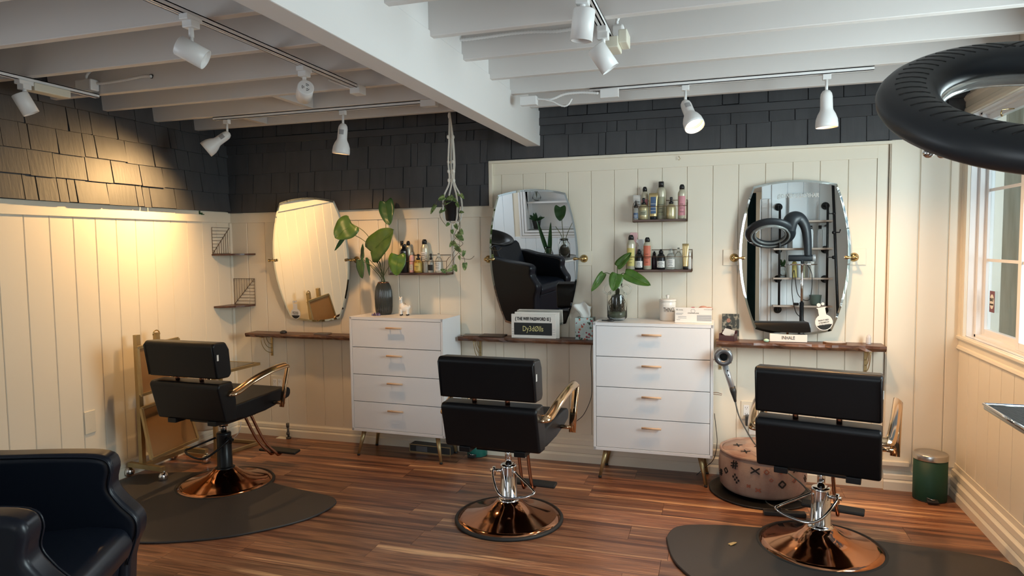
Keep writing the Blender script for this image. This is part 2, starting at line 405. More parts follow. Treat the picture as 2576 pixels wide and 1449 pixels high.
def smooth(pts, k=6):
    """Catmull-Rom through pts"""
    pts = [Vector(p_) for p_ in pts]; out = []
    for i in range(len(pts) - 1):
        p0 = pts[max(i - 1, 0)]; p1 = pts[i]; p2 = pts[i + 1]; p3 = pts[min(i + 2, len(pts) - 1)]
        for j in range(k):
            t = j / k
            out.append(0.5 * ((2 * p1) + (p2 - p0) * t + (2 * p0 - 5 * p1 + 4 * p2 - p3) * t * t + (3 * p1 - p0 - 3 * p2 + p3) * t ** 3))
    out.append(pts[-1]); return out
def leaf(mb, base, tip, w, nrm=(0, -1, 0.25), heart=0.16, curl=0.12, fold=0.12):
    base = Vector(base); tip = Vector(tip); L = (tip - base).length; Y = (tip - base).normalized()
    N = Vector(nrm); N = (N - Y * N.dot(Y)).normalized(); X = Y.cross(N)
    rows = 16; vs = []; cols = (-1, -.6, -.25, 0, .25, .6, 1)
    for i in range(rows + 1):
        t = i / rows
        hw = w / 2 * (max(0.0, math.sin(PI * t ** 0.62)) ** 0.62 if 0 < t < 1 else 0.0)
        for c in cols:
            back = heart * 1.9 * L * abs(c) ** 1.5 * (hw * 2 / w) * (1 - t) ** 2.2
            vs.append(base + Y * (t * L - back) + X * (hw * c) + N * (fold * w * abs(c) * (.6) - curl * L * (t * t) + 0.02 * w * math.sin(t * 14 + c * 2)))
    n = len(cols)
    mb.add(vs, [(i * n + j, i * n + j + 1, (i + 1) * n + j + 1, (i + 1) * n + j) for i in range(rows) for j in range(n - 1)], True)
    return mb
# ================================================================ SETTING
XL, XR, YB = -3.746, 1.354, 4.49
JZ = 2.375                                   # underside of the joists
RX0, RX1, YR = 0.455, XR, 1.08                # partition behind the camera, right of the doorway
YLF = -0.42                                  # front wall, left of the doorway

# floor: every plank is a piece
fl = struct('floor', MB().bb(XL, XR, -2.4, YB, -0.12, -0.012), M['dwood'])
pw, gap = 0.178, 0.0015
pm = {}
row = 0; y = -1.3
while y < YB - 0.001:
    x = XL - random.uniform(0, 1.1)
    while x < XR:
        L_ = 1.22
        x0, x1 = max(x, XL), min(x + L_ - gap, XR)
        if x1 - x0 > 0.03:
            o = MB().bb(x0, x1, y, min(y + pw - gap, YB), -0.012, 0.0)
            q = o.build('plank', M['plank'], fl, world=True)
        x += L_
    y += pw; row += 1

# ceiling boards, joists, beam
ce = struct('ceiling', MB().bb(XL - .1, XR + .1, -2.4, YB + .1, 2.60, 2.72), M['ceil'])
def joist(x0, x1, y0, z0=JZ, dz=0.0):
    return MB().bb(x0, x1, y0, y0 + 0.040, z0, 2.60).build('joist', M['ceil'], ce, world=True, bevel=0.003)
for y0 in (4.12, 3.74, 3.34, 2.99, 2.57, 2.155, 1.75, 1.34, 0.93, 0.52, 0.11):
    joist(XL, -1.24, y0)
for y0 in (4.19, 3.79, 3.41, 3.02, 2.64, 2.235, 1.83, 1.42, 1.01, 0.60, 0.19):
    joist(-1.17, XR, y0)
MB().bb(-1.255, -1.158, -2.4, YB, 2.165, 2.40).build('beam', M['beam'], ce, world=True, bevel=0.004)
MB().bb(-1.235, -1.165, -2.4, YB, 2.40, 2.60).build('beam_blocking', M['beam'], ce, world=True)
MB().bb(-2.49, -2.45, 3.38, 3.74, JZ, 2.60).build('blocking', M['ceil'], ce, world=True, bevel=0.002)
MB().bb(-3.12, -3.08, 3.78, 4.12, JZ + .005, 2.60).build('blocking', M['ceil'], ce, world=True, bevel=0.002)

# ---- boards with chamfered edges (v-grooves)
def board(parent, a0, a1, z0, z1, frame, th=0.012, ch=0.004, m='wall', name='wall_board'):
    """frame(a, d, z) -> world ; a along the wall, d out of the wall"""
    g = 0.0006
    sec = [(a0 + g, 0), (a1 - g, 0), (a1 - g, th - ch), (a1 - ch, th), (a0 + ch, th), (a0 + g, th - ch)]
    vs = [frame(a, d, z) for z in (z0, z1) for a, d in sec]
    n = 6
    mb = MB().add(vs, [(5, 4, 3, 2, 1, 0), (6, 7, 8, 9, 10, 11)] + [(i, (i + 1) % n, n + (i + 1) % n, n + i) for i in range(n)])
    return mb.build(name, M[m], parent, world=True)
fB = lambda a, d, z: Vector((a, YB - d, z))                # back wall
fL = lambda a, d, z: Vector((XL + d, a, z))                # left wall
fR = lambda a, d, z: Vector((XR - d, a, z))                # right wall
fF = lambda a, d, z: Vector((a, YR + d, z))                # partition behind camera
fG = lambda a, d, z: Vector((a, YLF + d, z))               # front wall left part

wb = struct('wall_back', MB().bb(XL - .15, XR + .15, YB, YB + .12, 0, 2.7), M['wall'])
wl = struct('wall_left', MB().bb(XL - .12, XL, -0.42, YB, 0, 2.7).v and MB().bb(XL - .12, XL, 1.15, YB, 0, 2.7).bb(XL - .12, XL, -.54, 0.0, 0, 2.7).bb(XL - .12, XL, 0, 1.15, 0, 1.15).bb(XL - .12, XL, 0, 1.15, 2.3, 2.7), M['wall'])  # gap in the unseen part made for the added left fill lamp

# back wall boards, left half (under the shingles)
gl = [XL + .012, -3.573, -3.409, -3.245, -3.080, -2.915, -2.750, -2.580, -2.415, -2.252, -2.091, -1.929, -1.769, -1.609, -1.503]
for a0, a1 in zip(gl, gl[1:]): board(wb, a0, a1, 0.08, 1.70, fB)
MB().bb(XL + .012, -1.50, YB - .022, YB, 1.697, 1.775).build('cap_rail', M['trim'], wb, world=True, bevel=.002)
# recess boards
gr = [-1.503, -1.447, -1.291, -1.131, -0.973, -0.816, -0.661, -0.507, -0.350, -0.193, -0.034, 0.121, 0.279, 0.437, 0.591, 0.747, 0.903]
for a0, a1 in zip(gr[1:], gr[2:]): board(wb, a0, a1, 0.18, 1.985, fB)
MB().bb(-1.503, -1.447, YB - .013, YB, 0.18, 1.985).build('stile', M['trim'], wb, world=True)
MB().bb(.903, .962, YB - .016, YB, 0.18, 2.065).build('stile', M['trim'], wb, world=True, bevel=.001)
MB().bb(-1.503, .903, YB - .018, YB, 1.985, 2.065).build('header_board', M['trim'], wb, world=True, bevel=.002)
MB().bb(-1.53, .99, YB - .045, YB, 2.063, 2.082).build('ledge', M['trim'], wb, world=True, bevel=.002)
MB().bb(-1.530, -1.503, YB - .045, YB, 1.76, 2.063).build('edge_strip', M['trim'], wb, world=True, bevel=.002)
# right pier, proud of the recess
MB().bb(.965, XR, YB - .034, YB, 0.0, 2.10).build('pier', M['wall'], wb, world=True)
fP = lambda a, d, z: Vector((a, YB - .034 - d, z))
for a0, a1 in ((.968, 1.118), (1.122, 1.272), (1.276, XR - .002)): board(wb, a0, a1, 0.16, 2.10, fP, .008, .004)

def shingles(parent, rows, a_lo, a_hi, frame, seed, d0=0.012, skip=None, wr=(.095, .235)):
    rnd = random.Random(seed)
    for ri, (z0, z1) in enumerate(rows):
        a = a_lo - rnd.uniform(0, .05)
        while a < a_hi:
            w = rnd.uniform(*wr) if rnd.random() > .18 else rnd.uniform(.05, .09)
            b0, b1 = max(a, a_lo), min(a + w - rnd.uniform(.0025, .0070), a_hi)
            a += w
            if b1 - b0 < .012 or (skip and skip(b0, b1, z0)): continue
            dz = rnd.uniform(-.0035, .0035); db = rnd.uniform(.018, .027); sk = rnd.uniform(-.002, .002)
            v = [frame(b0, 0, z0 + dz), frame(b1, 0, z0 + dz + sk), frame(b1, db, z0 + dz + sk), frame(b0, db, z0 + dz),
                 frame(b0, 0, z1 + .01), frame(b1, 0, z1 + .01), frame(b1, .007, z1 + .01), frame(b0, .007, z1 + .01)]
            MB().add(v, [(0, 3, 2, 1), (4, 5, 6, 7), (0, 1, 5, 4), (2, 3, 7, 6), (0, 4, 7, 3), (1, 2, 6, 5)]).build('shingle', M['shingle'], parent, world=True)
# backing felt: charcoal boards the shingles hang on
MB().bb(XL, -1.531, YB - .030, YB, 1.778, 2.60).bb(-1.531, XR, YB - .030, YB, 2.084, 2.60).build('shingle_backing', M['charcoal'], wb, world=True)
fBs = lambda a, d, z: Vector((a, YB - .030 - d, z))
rows_l = [(1.775, 1.920), (1.920, 2.070), (2.070, 2.230)]
shingles(wb, rows_l, XL + .03, -1.533, fBs, 3)
shingles(wb, [(2.085, 2.235)], -1.533, XR - .02, fBs, 5)
shingles(wb, [(2.232, 2.305)], XL + .03, XR - .02, fBs, 8)
shingles(wb, [(2.352, 2.50)], XL + .03, XR - .02, fBs, 12)
MB().bb(XL + .02, XR, YB - .062, YB - .03, 2.300, 2.348).build('belt_board', M['charcoal'], wb, world=True, bevel=.002)
# left wall
y = 4.478; ys = []
while y > -0.4: ys.append(y); y -= 0.1518
for a1, a0 in zip(ys, ys[1:]):
    if 0.0 < a0 < 1.15 or 0 < a1 < 1.15: board(wl, a0, a1, 0.08, 1.06, fL)
    else: board(wl, a0, a1, 0.08, 1.70, fL)
MB().bb(XL, XL + .026, 1.25, YB, 1.700, 1.783).build('cap_rail', M['trim'], wl, world=True, bevel=.002)
MB().bb(XL, XL + .012, 1.25, YB, 1.786, 2.60).build('shingle_backing', M['charcoal'], wl, world=True)
def fLs(a, d, z):   # slightly flared shingle wall
    return Vector((XL + .012 + d + .030 * max(0, (2.35 - z) / .6), a, z))
shingles(wl, [(1.784, 1.925), (1.925, 2.067), (2.067, 2.210), (2.210, 2.352), (2.352, 2.50)], 1.25, YB - .035, fLs, 21)

# baseboards: back (left run thin, right run stepped), left, right
def prof_run(name, m, parent, pts, f, a0, a1):
    n = len(pts)
    vs = [f(a, d, z) for a in (a0, a1) for d, z in pts]
    return MB().add(vs, [tuple(range(n - 1, -1, -1)), tuple(range(n, 2 * n))] + [(i, (i + 1) % n, n + (i + 1) % n, n + i) for i in range(n)])
bp = [(0, 0), (.030, 0), (.030, .050), (.024, .058), (.020, .062), (.024, .068), (.022, .090), (.014, .100), (.010, .112), (0, .114)]
bs = [(0, 0), (.046, 0), (.046, .045), (.040, .055), (.036, .060), (.040, .066), (.040, .098), (.030, .108), (.026, .114), (.030, .120), (.028, .150), (.016, .158), (.016, .190), (0, .192)]
struct('baseboard_back', prof_run('', None, None, bp, fB, XL, -1.66), M['trim'])
struct('trim_1', prof_run('', None, None, bs, fB, -1.66, .965), M['trim'])
struct('trim_2', prof_run('', None, None, bp, fP, .965, XR), M['trim'])
MB().bb(.80, 1.10, YB - .07, YB - .034, .150, .176).build('ledge_block', M['trim'], wb, world=True, bevel=.002)
struct('baseboard_left', prof_run('', None, None, bp, fL, -0.42, YB), M['trim'])
struct('baseboard_right', prof_run('', None, None, bs, fR, YR, YB), M['trim'])
MB().bb(XL, XL + .03, YB - .03, YB, .11, 1.70).build('corner_bead', M['trim'], wb, world=True, bevel=.008)

# ---- right wall with the window
WY0, WY1, WZ0, WZ1 = 1.75, 4.375, 0.95, 2.20
wr_ = struct('wall_right', MB().bb(XR, XR + .16, WY1, YB + .1, 0, 2.7).bb(XR, XR + .16, YR - .5, WY0, 0, 2.7).bb(XR, XR + .16, WY0, WY1, 0, WZ0 - .012).bb(XR, XR + .16, WY0, WY1, WZ1, 2.7), M['wall'])
ys = [YB - .045, 4.433, 4.279, 4.126, 3.975, 3.826, 3.676]
while ys[-1] > 1.2: ys.append(ys[-1] - .151)
for a1, a0 in zip(ys, ys[1:]): board(wr_, a0, a1, .18, .86, fR)
# casing: stepped mouldings
def casing(parent, vs_f):
    pass
cs = [(0, 0), (.016, 0), (.020, .012), (.020, .028), (.013, .034), (.013, .060), (.019, .066), (.022, .080), (.012, .092), (0, .092)]
def cas_v(parent, y0, sgn, z0, z1):   # vertical piece, profile runs away from the opening
    n = len(cs); vs = [Vector((XR - d, y0 + sgn * e, z)) for z in (z0, z1) for d, e in cs]
    MB().add(vs, [tuple(range(n)), tuple(range(n, 2 * n))] + [(i, (i + 1) % n, n + (i + 1) % n, n + i) for i in range(n)]).build('casing', M['trim'], parent, world=True)
def cas_h(parent, z0, sgn, y0, y1, sc=1.0):
    n = len(cs); vs = [Vector((XR - d * 1.15, y, z0 + sgn * e * sc)) for y in (y0, y1) for d, e in cs]
    MB().add(vs, [tuple(range(n)), tuple(range(n, 2 * n))] + [(i, (i + 1) % n, n + (i + 1) % n, n + i) for i in range(n)]).build('casing', M['trim'], parent, world=True)
w1 = struct('window_1', MB().bb(XR, XR + .115, WY1 - .004, WY1 + .01, WZ0, WZ1).bb(XR, XR + .115, WY0 - .01, WY0 + .004, WZ0, WZ1).bb(XR, XR + .115, WY0, WY1, WZ1 - .004, WZ1 + .01).bb(XR - .004, XR + .115, WY0, WY1, WZ0 - .012, WZ0), M['white'])
cas_v(w1, WY1, 1, WZ0 - .02, WZ1); cas_v(w1, WY0, -1, WZ0 - .02, WZ1)
cas_h(w1, WZ1, 1, WY0 - .09, WY1 + .09, 1.3); cas_h(w1, WZ0, -1, WY0 - .12, YB - .045, 1.0)
MB().bb(XR - .030, XR, WY0 - .12, YB - .045, WZ0 - .022, WZ0 - .004).build('sill_nosing', M['trim'], w1, world=True, bevel=.004)
XG = XR + .075
def sash(y0, y1, x0, nm='sash', cols=2, rows=3):
    t = .038
    f = MB().bb(x0, x0 + .03, y0, y0 + t, WZ0 + .012, WZ1 - .012).bb(x0, x0 + .03, y1 - t, y1, WZ0 + .012, WZ1 - .012)
    f.bb(x0, x0 + .03, y0 + t, y1 - t, WZ0 + .012, WZ0 + .05).bb(x0, x0 + .03, y0 + t, y1 - t, WZ1 - .05, WZ1 - .012)
    so = f.build(nm, M['white'], w1, world=True, bevel=.002)
    MB().bb(x0 + .013, x0 + .017, y0 + t, y1 - t, WZ0 + .05, WZ1 - .05).build('pane', M['winglass'], so, world=True)
    for k in range(1, rows):
        z = WZ0 + .05 + (WZ1 - WZ0 - .10) * k / rows
        MB().bb(x0 + .006, x0 + .012, y0 + t, y1 - t, z - .008, z + .008).build('muntin', M['white'], so, world=True)
    for k in range(1, cols):
        y_ = y0 + t + (y1 - y0 - 2 * t) * k / cols
        MB().bb(x0 + .006, x0 + .012, y_ - .008, y_ + .008, WZ0 + .05, WZ1 - .05).build('muntin', M['white'], so, world=True)
    return so
s1 = sash(3.78, WY1 - .03, XG - .01, cols=1, rows=3)
sash(2.86, 3.80, XG - .045, cols=2, rows=3)
sash(WY0 + .03, 2.86, XG - .01, cols=3, rows=3)
MB().bb(XG - .04, XG + .03, WY1 - .035, WY1 - .004, WZ0, WZ1).bb(XG - .04, XG + .03, WY0, WY1 - .01, WZ0, WZ0 + .016).bb(XG - .04, XG + .03, WY0, WY1 - .01, WZ1 - .016, WZ1).build('frame', M['white'], w1, world=True, bevel=.002)
# alarm sticker on the pane
sx = XG - .003
sp = P(2496, 759, 'x', sx)
stk = MB().bb(sx - .0012, sx, sp.y - .034, sp.y + .034, sp.z - .058, sp.z + .058)
stk = single('window_sticker', stk, mat('maroon_sticker', (.16, .03, .04), .4), 'small maroon and white alarm sticker on the window pane', 'sticker')
MB().lathe([(.029, 0), (.029, .0012)], (0, 0, 0), 20, Matrix.Rotation(-PI / 2, 3, 'Y'), sy=1, sx=1.3).v
pl = MB()
pts = [(math.cos(2 * PI * i / 20) * .029, math.sin(2 * PI * i / 20) * .040) for i in range(20)]
pl.prism(pts, (Vector((sx - .0014, sp.y, sp.z)), (0, -1, 0), (0, 0, 1), (-1, 0, 0)), .0006)
pl.build('white_oval', M['whitel'], stk, world=True)
text('BAY', .026, (sx - .0024, sp.y, sp.z + .010), (0, -1, 0), (0, 0, 1), M['ink'], stk, width=.045)
text('ALARM', .013, (sx - .0024, sp.y, sp.z - .016), (0, -1, 0), (0, 0, 1), M['ink'], stk, width=.045)

# ---- partition behind the camera (seen in the right mirror), doorway, front wall
wf = struct('wall_front', MB().bb(RX0, XR + .16, YR - .10, YR, 0, 2.7), M['daylit'])
xs = [RX0 + .095]
while xs[-1] < XR - .16: xs.append(xs[-1] + .158)
for a0, a1 in zip(xs, xs[1:] + [XR]): board(wf, a0, a1, .11, 2.37, fF, m='daylit')
MB().bb(RX0 - .015, RX0 + .09, YR, YR + .018, 0, 2.12).bb(RX0 - .015, RX0, YR - .11, YR + .018, 0, 2.12).bb(RX0 + .065, RX0 + .09, YR, YR + .03, 0, 2.12).build('door_casing', M['white'], wf, world=True, bevel=.003)
wg = struct('wall_entry', MB().bb(XL - .12, -3.55, YLF - .1, YLF, 0, 2.7).bb(-1.62, -1.0, YLF - .1, YLF, 0, 2.7).bb(-3.55, -1.62, YLF - .1, YLF, 0, .70).bb(-3.55, -1.62, YLF - .1, YLF, 2.12, 2.7), M['daylit'])
xs = [XL + .02]
while xs[-1] < -1.16: xs.append(xs[-1] + .155)
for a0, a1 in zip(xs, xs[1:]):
    if a1 < -3.55 or a0 > -1.62: board(wg, a0, a1, .11, 2.37, fG, m='daylit')
    else: board(wg, a0, a1, .11, .79, fG, m='daylit')
# the shelved window niche in it
nx0, nx1, nz0, nz1 = -2.61, -1.62, .88, 1.96
MB().bb(-3.55, nx0, YLF - .1, YLF, .70, 2.2).bb(nx0, -1.62, YLF - .1, YLF, .70, nz0).bb(nx0, -1.62, YLF - .1, YLF, nz1, 2.2).build('infill', M['wall'], wg, world=True)
for a0, a1 in ((-3.55, -3.40), (-3.40, -3.25), (-3.25, -3.10), (-3.10, -2.95), (-2.95, -2.80)): board(wg, a0, a1, .79, 2.37, fG, m='daylit')
MB().bb(nx0 - .02, nx1 + .02, YLF - .34, YLF - .32, nz0 - .02, nz1 + .02).bb(nx0 - .02, nx0, YLF - .34, YLF, nz0, nz1).bb(nx1, nx1 + .02, YLF - .34, YLF, nz0, nz1).bb(nx0, nx1, YLF - .34, YLF, nz0 - .02, nz0).bb(nx0, nx1, YLF - .34, YLF, nz1, nz1 + .02).build('niche', M['white'], wg, world=True)
MB().bb(nx0, nx1, YLF - .30, YLF - .06, 1.255, 1.28).build('niche_shelf', M['white'], wg, world=True, bevel=.002)
for k, (e, w_) in enumerate(((0, .03), (.04, .03), (.08, .025))):
    d = .03 - .006 * k
    MB().bb(nx0 - e - w_, nx0 - e, YLF, YLF + d, nz0 - e - w_, nz1 + e + w_).bb(nx1 + e, nx1 + e + w_, YLF, YLF + d, nz0 - e - w_, nz1 + e + w_).bb(nx0 - e, nx1 + e, YLF, YLF + d, nz0 - e - w_, nz0 - e).bb(nx0 - e, nx1 + e, YLF, YLF + d, nz1 + e, nz1 + e + w_).build('niche_casing', M['white'], wg, world=True, bevel=.002)
# side walls of the entry and the rear wall with its glazed door opening
struct('wall_rear', MB().bb(-1.1, -.98, -2.4, YLF, 0, 2.7).bb(XR - .3, XR, -2.4, YR - .1, 0, 2.7).bb(-1.1, XR, -2.4, -2.3, 2.45, 2.7).bb(-1.1, XR, -2.4, -2.3, 0, .75).bb(-.15, XR, -2.4, -2.3, .75, 2.45), M['wall'])

# ---- outside the window
gd = struct('ground', MB().bb(XR + .2, 9, -3, 9, -.6, -.5), M['grass'])
hs = tagit(MB().bb(4.2, 4.3, -1, 18, -.5, 1.9).build('house_siding', M['siding']), 'pale green sided house wall seen through the window', 'house')
for k in range(64):
    MB().bb(4.15, 4.2, -1 + k * .29, -1 + k * .29 + .26, -.5, 1.9).build('siding_board', M['siding'], hs, world=True)
single('porch_post', MB().bb(2.02, 2.24, 6.10, 6.38, -.5, 2.9), M['postwood'], 'weathered brown porch post outside the window', 'post', bevel=.01)
# ================================================================ STYLING CHAIRS
def rot_x(a): return Matrix.Rotation(a, 3, 'X')
def make_chair(loc, rz, label, column, pump_side=1, foot_dx=0.0, base_r=.298, shift=(0, 0), foot_dy=0.0):
    t = thing('styling_chair', label, 'salon chair', loc, rz, 'black styling chairs in a row')
    cm = M['blackm'] if column == 'black' else M['chrome']
    # base: flared copper disc with a rubber rim
    b = MB().lathe([(.285, .010), (.286, .016), (.25, .024), (.20, .036), (.15, .052), (.11, .070), (.082, .092), (.066, .108), (.05, .112)], (0, 0, 0), 48)
    b.build('base', M['copper'], t, label='polished copper round base')
    rim = MB(); rim.lathe([(.270, .001), (base_r, .001), (base_r, .010), (base_r - .004, .015), (.284, .0175), (.270, .010)], (0, 0, 0), 48, caps=False)
    rim.build('rim', M['rubber'], t)
    zc = .332 if column == 'black' else .300
    c = MB().lathe([(.060, .098), (.060, .112), (.052, .118), (.046, .122), (.044, zc - .01), (.044, zc), (.040, zc + .004), (.02, zc + .004)], (0, 0, 0), 28)
    c.build('column', cm, t)
    MB().cyl((0, 0, zc), (0, 0, .405), .018, n=16).cyl((0, 0, .375), (0, 0, .425), .027, n=16).build('piston', M['chrome'], t)
    # foot pump: bent rod loop
    s_ = pump_side
    pts = smooth([(s_ * .05, -.03, zc - .03), (s_ * .075, -.05, zc - .03), (s_ * .02, -.13, zc - .10), (-s_ * .04, -.155, zc - .125), (-s_ * .13, -.15, zc - .115), (-s_ * .185, -.13, zc - .095), (-s_ * .17, -.10, zc - .085), (-s_ * .08, -.045, zc - .045), (-s_ * .045, -.02, zc - .03)], 5)
    pump = MB().tube(pts, .0068, 8)
    pump.build('pump_lever', M['blackm'] if column == 'black' else M['chrome'], t)
    MB().cyl((s_ * .035, -.02, zc - .03), (s_ * .095, -.03, zc - .03), .010, n=12).cyl((s_ * .075, -.027, zc - .055), (s_ * .075, -.027, zc - .01), .009, n=10).build('pump_pivot', cm, t)
    # seat
    before = set(t.children)
    hw = .238
    side = [(-.19, .470), (-.08, .458), (.10, .462), (.24, .480), (.335, .500), (.348, .520), (.350, .548), (.335, .566), (.26, .574), (.0, .566), (-.20, .558)]
    st = MB().prism(side, (Vector((-hw, 0, 0)), (0, 1, 0), (0, 0, 1), (1, 0, 0)), 2 * hw)
    st.build('seat', M['leather'], t, bevel=.022, seg=4)
    MB().bb(-.14, .14, -.14, .12, .425, .462).build('seat_plate', M['blackm'], t, bevel=.004)
    # backrest: lower pad wraps into the seat, upper pad above it
    lower = [(-.265, .475), (-.175, .470), (-.175, .600), (-.205, .715), (-.310, .712), (-.322, .690)]
    MB().prism(lower, (Vector((-.258, 0, 0)), (0, 1, 0), (0, 0, 1), (1, 0, 0)), .516).build('lower_back_pad', M['leather'], t, bevel=.020, seg=4)
    upper = [(-.318, .742), (-.225, .738), (-.205, .76), (-.218, .905), (-.245, .950), (-.335, .955), (-.350, .935)]
    up = MB().prism(upper, (Vector((-.258, 0, 0)), (0, 1, 0), (0, 0, 1), (1, 0, 0)), .516).build('upper_back_pad', M['leather'], t, bevel=.020, seg=4)
    # piping seams round the ends of the pads
    for sx in (-1, 1):
        MB().tube([(sx * .250, y_, z_) for y_, z_ in ((-.335, .945), (-.352, .93), (-.322, .748))], .0032, 6).build('piping', M['leather'], up)
    MB().bb(.250, .2600, -.322, -.309, .850, .885).build('care_tag', M['whitel'], up, label='small white care tag')
    for x_ in (-.09, .09): MB().cyl((x_, -.262, .69), (x_, -.275, .77), .0125, n=14).build('back_post', M['bronze'], t)
    for x_ in (-.15, .15): MB().bb(x_ - .03, x_ + .03, -.27, -.18, .450, .478).build('bracket', M['blackm'], t, bevel=.003)
    # arms: bent flat tube, open triangle
    for sx in (-1, 1):
        pts = smooth([(sx * .235, -.235, .648), (sx * .278, -.232, .648), (sx * .292, -.195, .658), (sx * .302, -.08, .698), (sx * .309, .08, .730), (sx * .312, .19, .738), (sx * .313, .222, .736)], 5)
        pts += [(sx * .313, .229, .728), (sx * .312, .226, .716), (sx * .309, .195, .60), (sx * .306, .165, .475)]
        arm = MB().tube(pts, .0235, 14, flat=.48)
        arm.build('armrest', M['rose'], t)
        MB().cyl((sx * .225, .172, .500), (sx * .320, .172, .500), .011, n=12).build('arm_bolt', M['rose'], t)
    for ch in [c for c in t.children if c not in before]: ch.location = (shift[0], 0, shift[1])
    # footrest: two bent tubes and a black bar
    for x_ in (-.028, .028):
        MB().tube(smooth([(x_, .17, .50), (x_, .215, .40), (x_ + foot_dx * .5, .265 + foot_dy * .5, .20), (x_ + foot_dx, .30 + foot_dy, .105), (x_ + foot_dx, .325 + foot_dy, .085), (x_ + foot_dx, .365 + foot_dy, .092)], 5), .0095, 10).build('footrest_tube', M['bronze'], t)
    MB().box((foot_dx, .372 + foot_dy, .100), (.30, .065, .018), rot_x(.12)).build('foot_bar', M['rubber'], t, bevel=.006)
    return t
make_chair((-2.985, 3.45, 0), math.radians(-2), 'black styling chair on a black column, leftmost, beside the gold cart', 'black', 1, .08, shift=(.012, .006), foot_dy=.055)
make_chair((-1.085, 3.42, 0), math.radians(-3), 'black styling chair on a chrome column, standing between the two white dressers', 'chrome', -1, .03, shift=(.010, -.012), foot_dy=-.07)
make_chair((.49, 3.49, 0), math.radians(-13), 'black styling chair on a chrome column nearest the window, in front of the patterned pouf', 'chrome', 1, .03, shift=(.002, -.020), foot_dy=-.07)

# ================================================================ MATS
def mat_obj(pts, label):
    poly = smooth([(*p_, 0) for p_ in pts + pts[:1]], 6)[:-1]
    mb = MB().prism([(p_.x, p_.y) for p_ in poly], (Vector((0, 0, .0005)), (1, 0, 0), (0, 1, 0), (0, 0, 1)), .013)
    return single('floor_mat', mb, M['matr'], label, 'mat', 'black anti-fatigue mats', bevel=.006, seg=3)
mat_obj([(-3.66, 3.42), (-3.35, 3.55), (-2.95, 3.60), (-2.60, 3.50), (-2.30, 3.44), (-2.165, 3.40), (-2.11, 3.30), (-2.155, 3.08), (-2.36, 2.83), (-2.60, 2.68), (-2.85, 2.60), (-3.2, 2.60), (-3.5, 2.78), (-3.68, 3.1)], 'black half-moon floor mat under the leftmost chair')
mat_obj([(-.24, 3.38), (-.20, 3.52), (-.06, 3.59), (.22, 3.63), (.62, 3.63), (.98, 3.60), (1.22, 3.56), (1.32, 3.46), (1.33, 3.2), (1.2, 2.9), (.8, 2.70), (.4, 2.68), (.05, 2.84), (-.17, 3.10)], 'black half-moon floor mat under the chair nearest the window')

# ================================================================ DRESSERS
def dresser(loc, rz, label, hh):
    t = thing('dresser', label, 'dresser', loc, rz, 'white four drawer dressers')
    W2, D, z0, z1 = .365, .29, .185, 1.003
    b = MB().bb(-W2, -W2 + .016, 0, D, z0, z1).bb(W2 - .016, W2, 0, D, z0, z1).bb(-W2, W2, 0, D, z1 - .020, z1).bb(-W2, W2, 0, D, z0, z0 + .020).bb(-W2, W2, D - .01, D, z0, z1).bb(-W2 + .01, W2 - .01, .05, .06, z0 + .01, z1 - .01)
    b.build('carcass', M['white'], t, bevel=.0015)
    h = (z1 - z0 - .040) / 4
    for k in range(4):
        a = z0 + .020 + h * k
        d = MB().bb(-W2 + .0185, W2 - .0185, .001, .019, a + .0022, a + h - .0022).build('drawer', M['white'], t, bevel=.001)
        hz = a + h - .050
        MB().cyl((-.060, -.020, hz), (.060, -.020, hz), .0065, n=12).cyl((-.04, .001, hz), (-.04, -.018, hz), .004, n=8).cyl((.04, .001, hz), (.04, -.018, hz), .004, n=8).build('handle', M['peg'], d, label='round pale wood handle')
    for sx in (-1, 1):
        for y_, dy in ((.045, -.03), (D - .045, .02)):
            l = MB().cyl((sx * (W2 - .075), y_, z0), (sx * (W2 - .038), y_ + dy, .012), .017, .0095, n=16)
            l.build('leg', M['gold'], t, label='tapered gold leg')
            MB().cyl((sx * (W2 - .038), y_ + dy, 0.0005), (sx * (W2 - .038), y_ + dy, .014), .0105, n=14).build('foot_cap', M['rubber'], t)
    return t
dresser((-2.135, 4.165, 0), math.radians(-2.5), 'white four drawer dresser holding the tall grey vase and white llama', 0)
dresser((-.386, 4.175, 0), math.radians(-.5), 'white four drawer dresser holding the clear glass jug and lidded canister', 0)

# ================================================================ WALL SHELVES
def live_shelf(x0, x1, zt, label, th=.030, y0=4.335):
    rnd = random.Random(int(zt * 1000)); n = 26; f = []; g = []
    for i in range(n + 1):
        x = x0 + (x1 - x0) * i / n
        f.append((x, y0 + rnd.uniform(-.006, .006) + .006 * math.sin(i * .9)))
        g.append((x, y0 + .010 + rnd.uniform(-.008, .008)))
    yb = YB - .014
    vs = []
    for i in range(n + 1):
        vs += [Vector((f[i][0], f[i][1], zt)), Vector((f[i][0], f[i][1] - .004 + rnd.uniform(-.002, .004), zt - th * .45)), Vector((g[i][0], g[i][1], zt - th)), Vector((g[i][0], yb, zt - th)), Vector((f[i][0], yb, zt))]
    fs = [(i * 5 + k, i * 5 + (k + 1) % 5, i * 5 + 5 + (k + 1) % 5, i * 5 + 5 + k) for i in range(n) for k in range(5)] + [(0, 1, 2, 3, 4), tuple(n * 5 + k for k in (4, 3, 2, 1, 0))]
    return single('wall_shelf', MB().add(vs, fs), M['shelfwood'], label, 'shelf', 'live-edge walnut station shelves')
live_shelf(-3.515, -2.516, .838, 'live-edge walnut shelf under the leftmost mirror')
live_shelf(-1.735, -.765, .862, 'live-edge walnut shelf under the middle mirror, holding the wifi sign')
live_shelf(-.005, .945, .881, 'live-edge walnut shelf under the mirror nearest the window', .034)
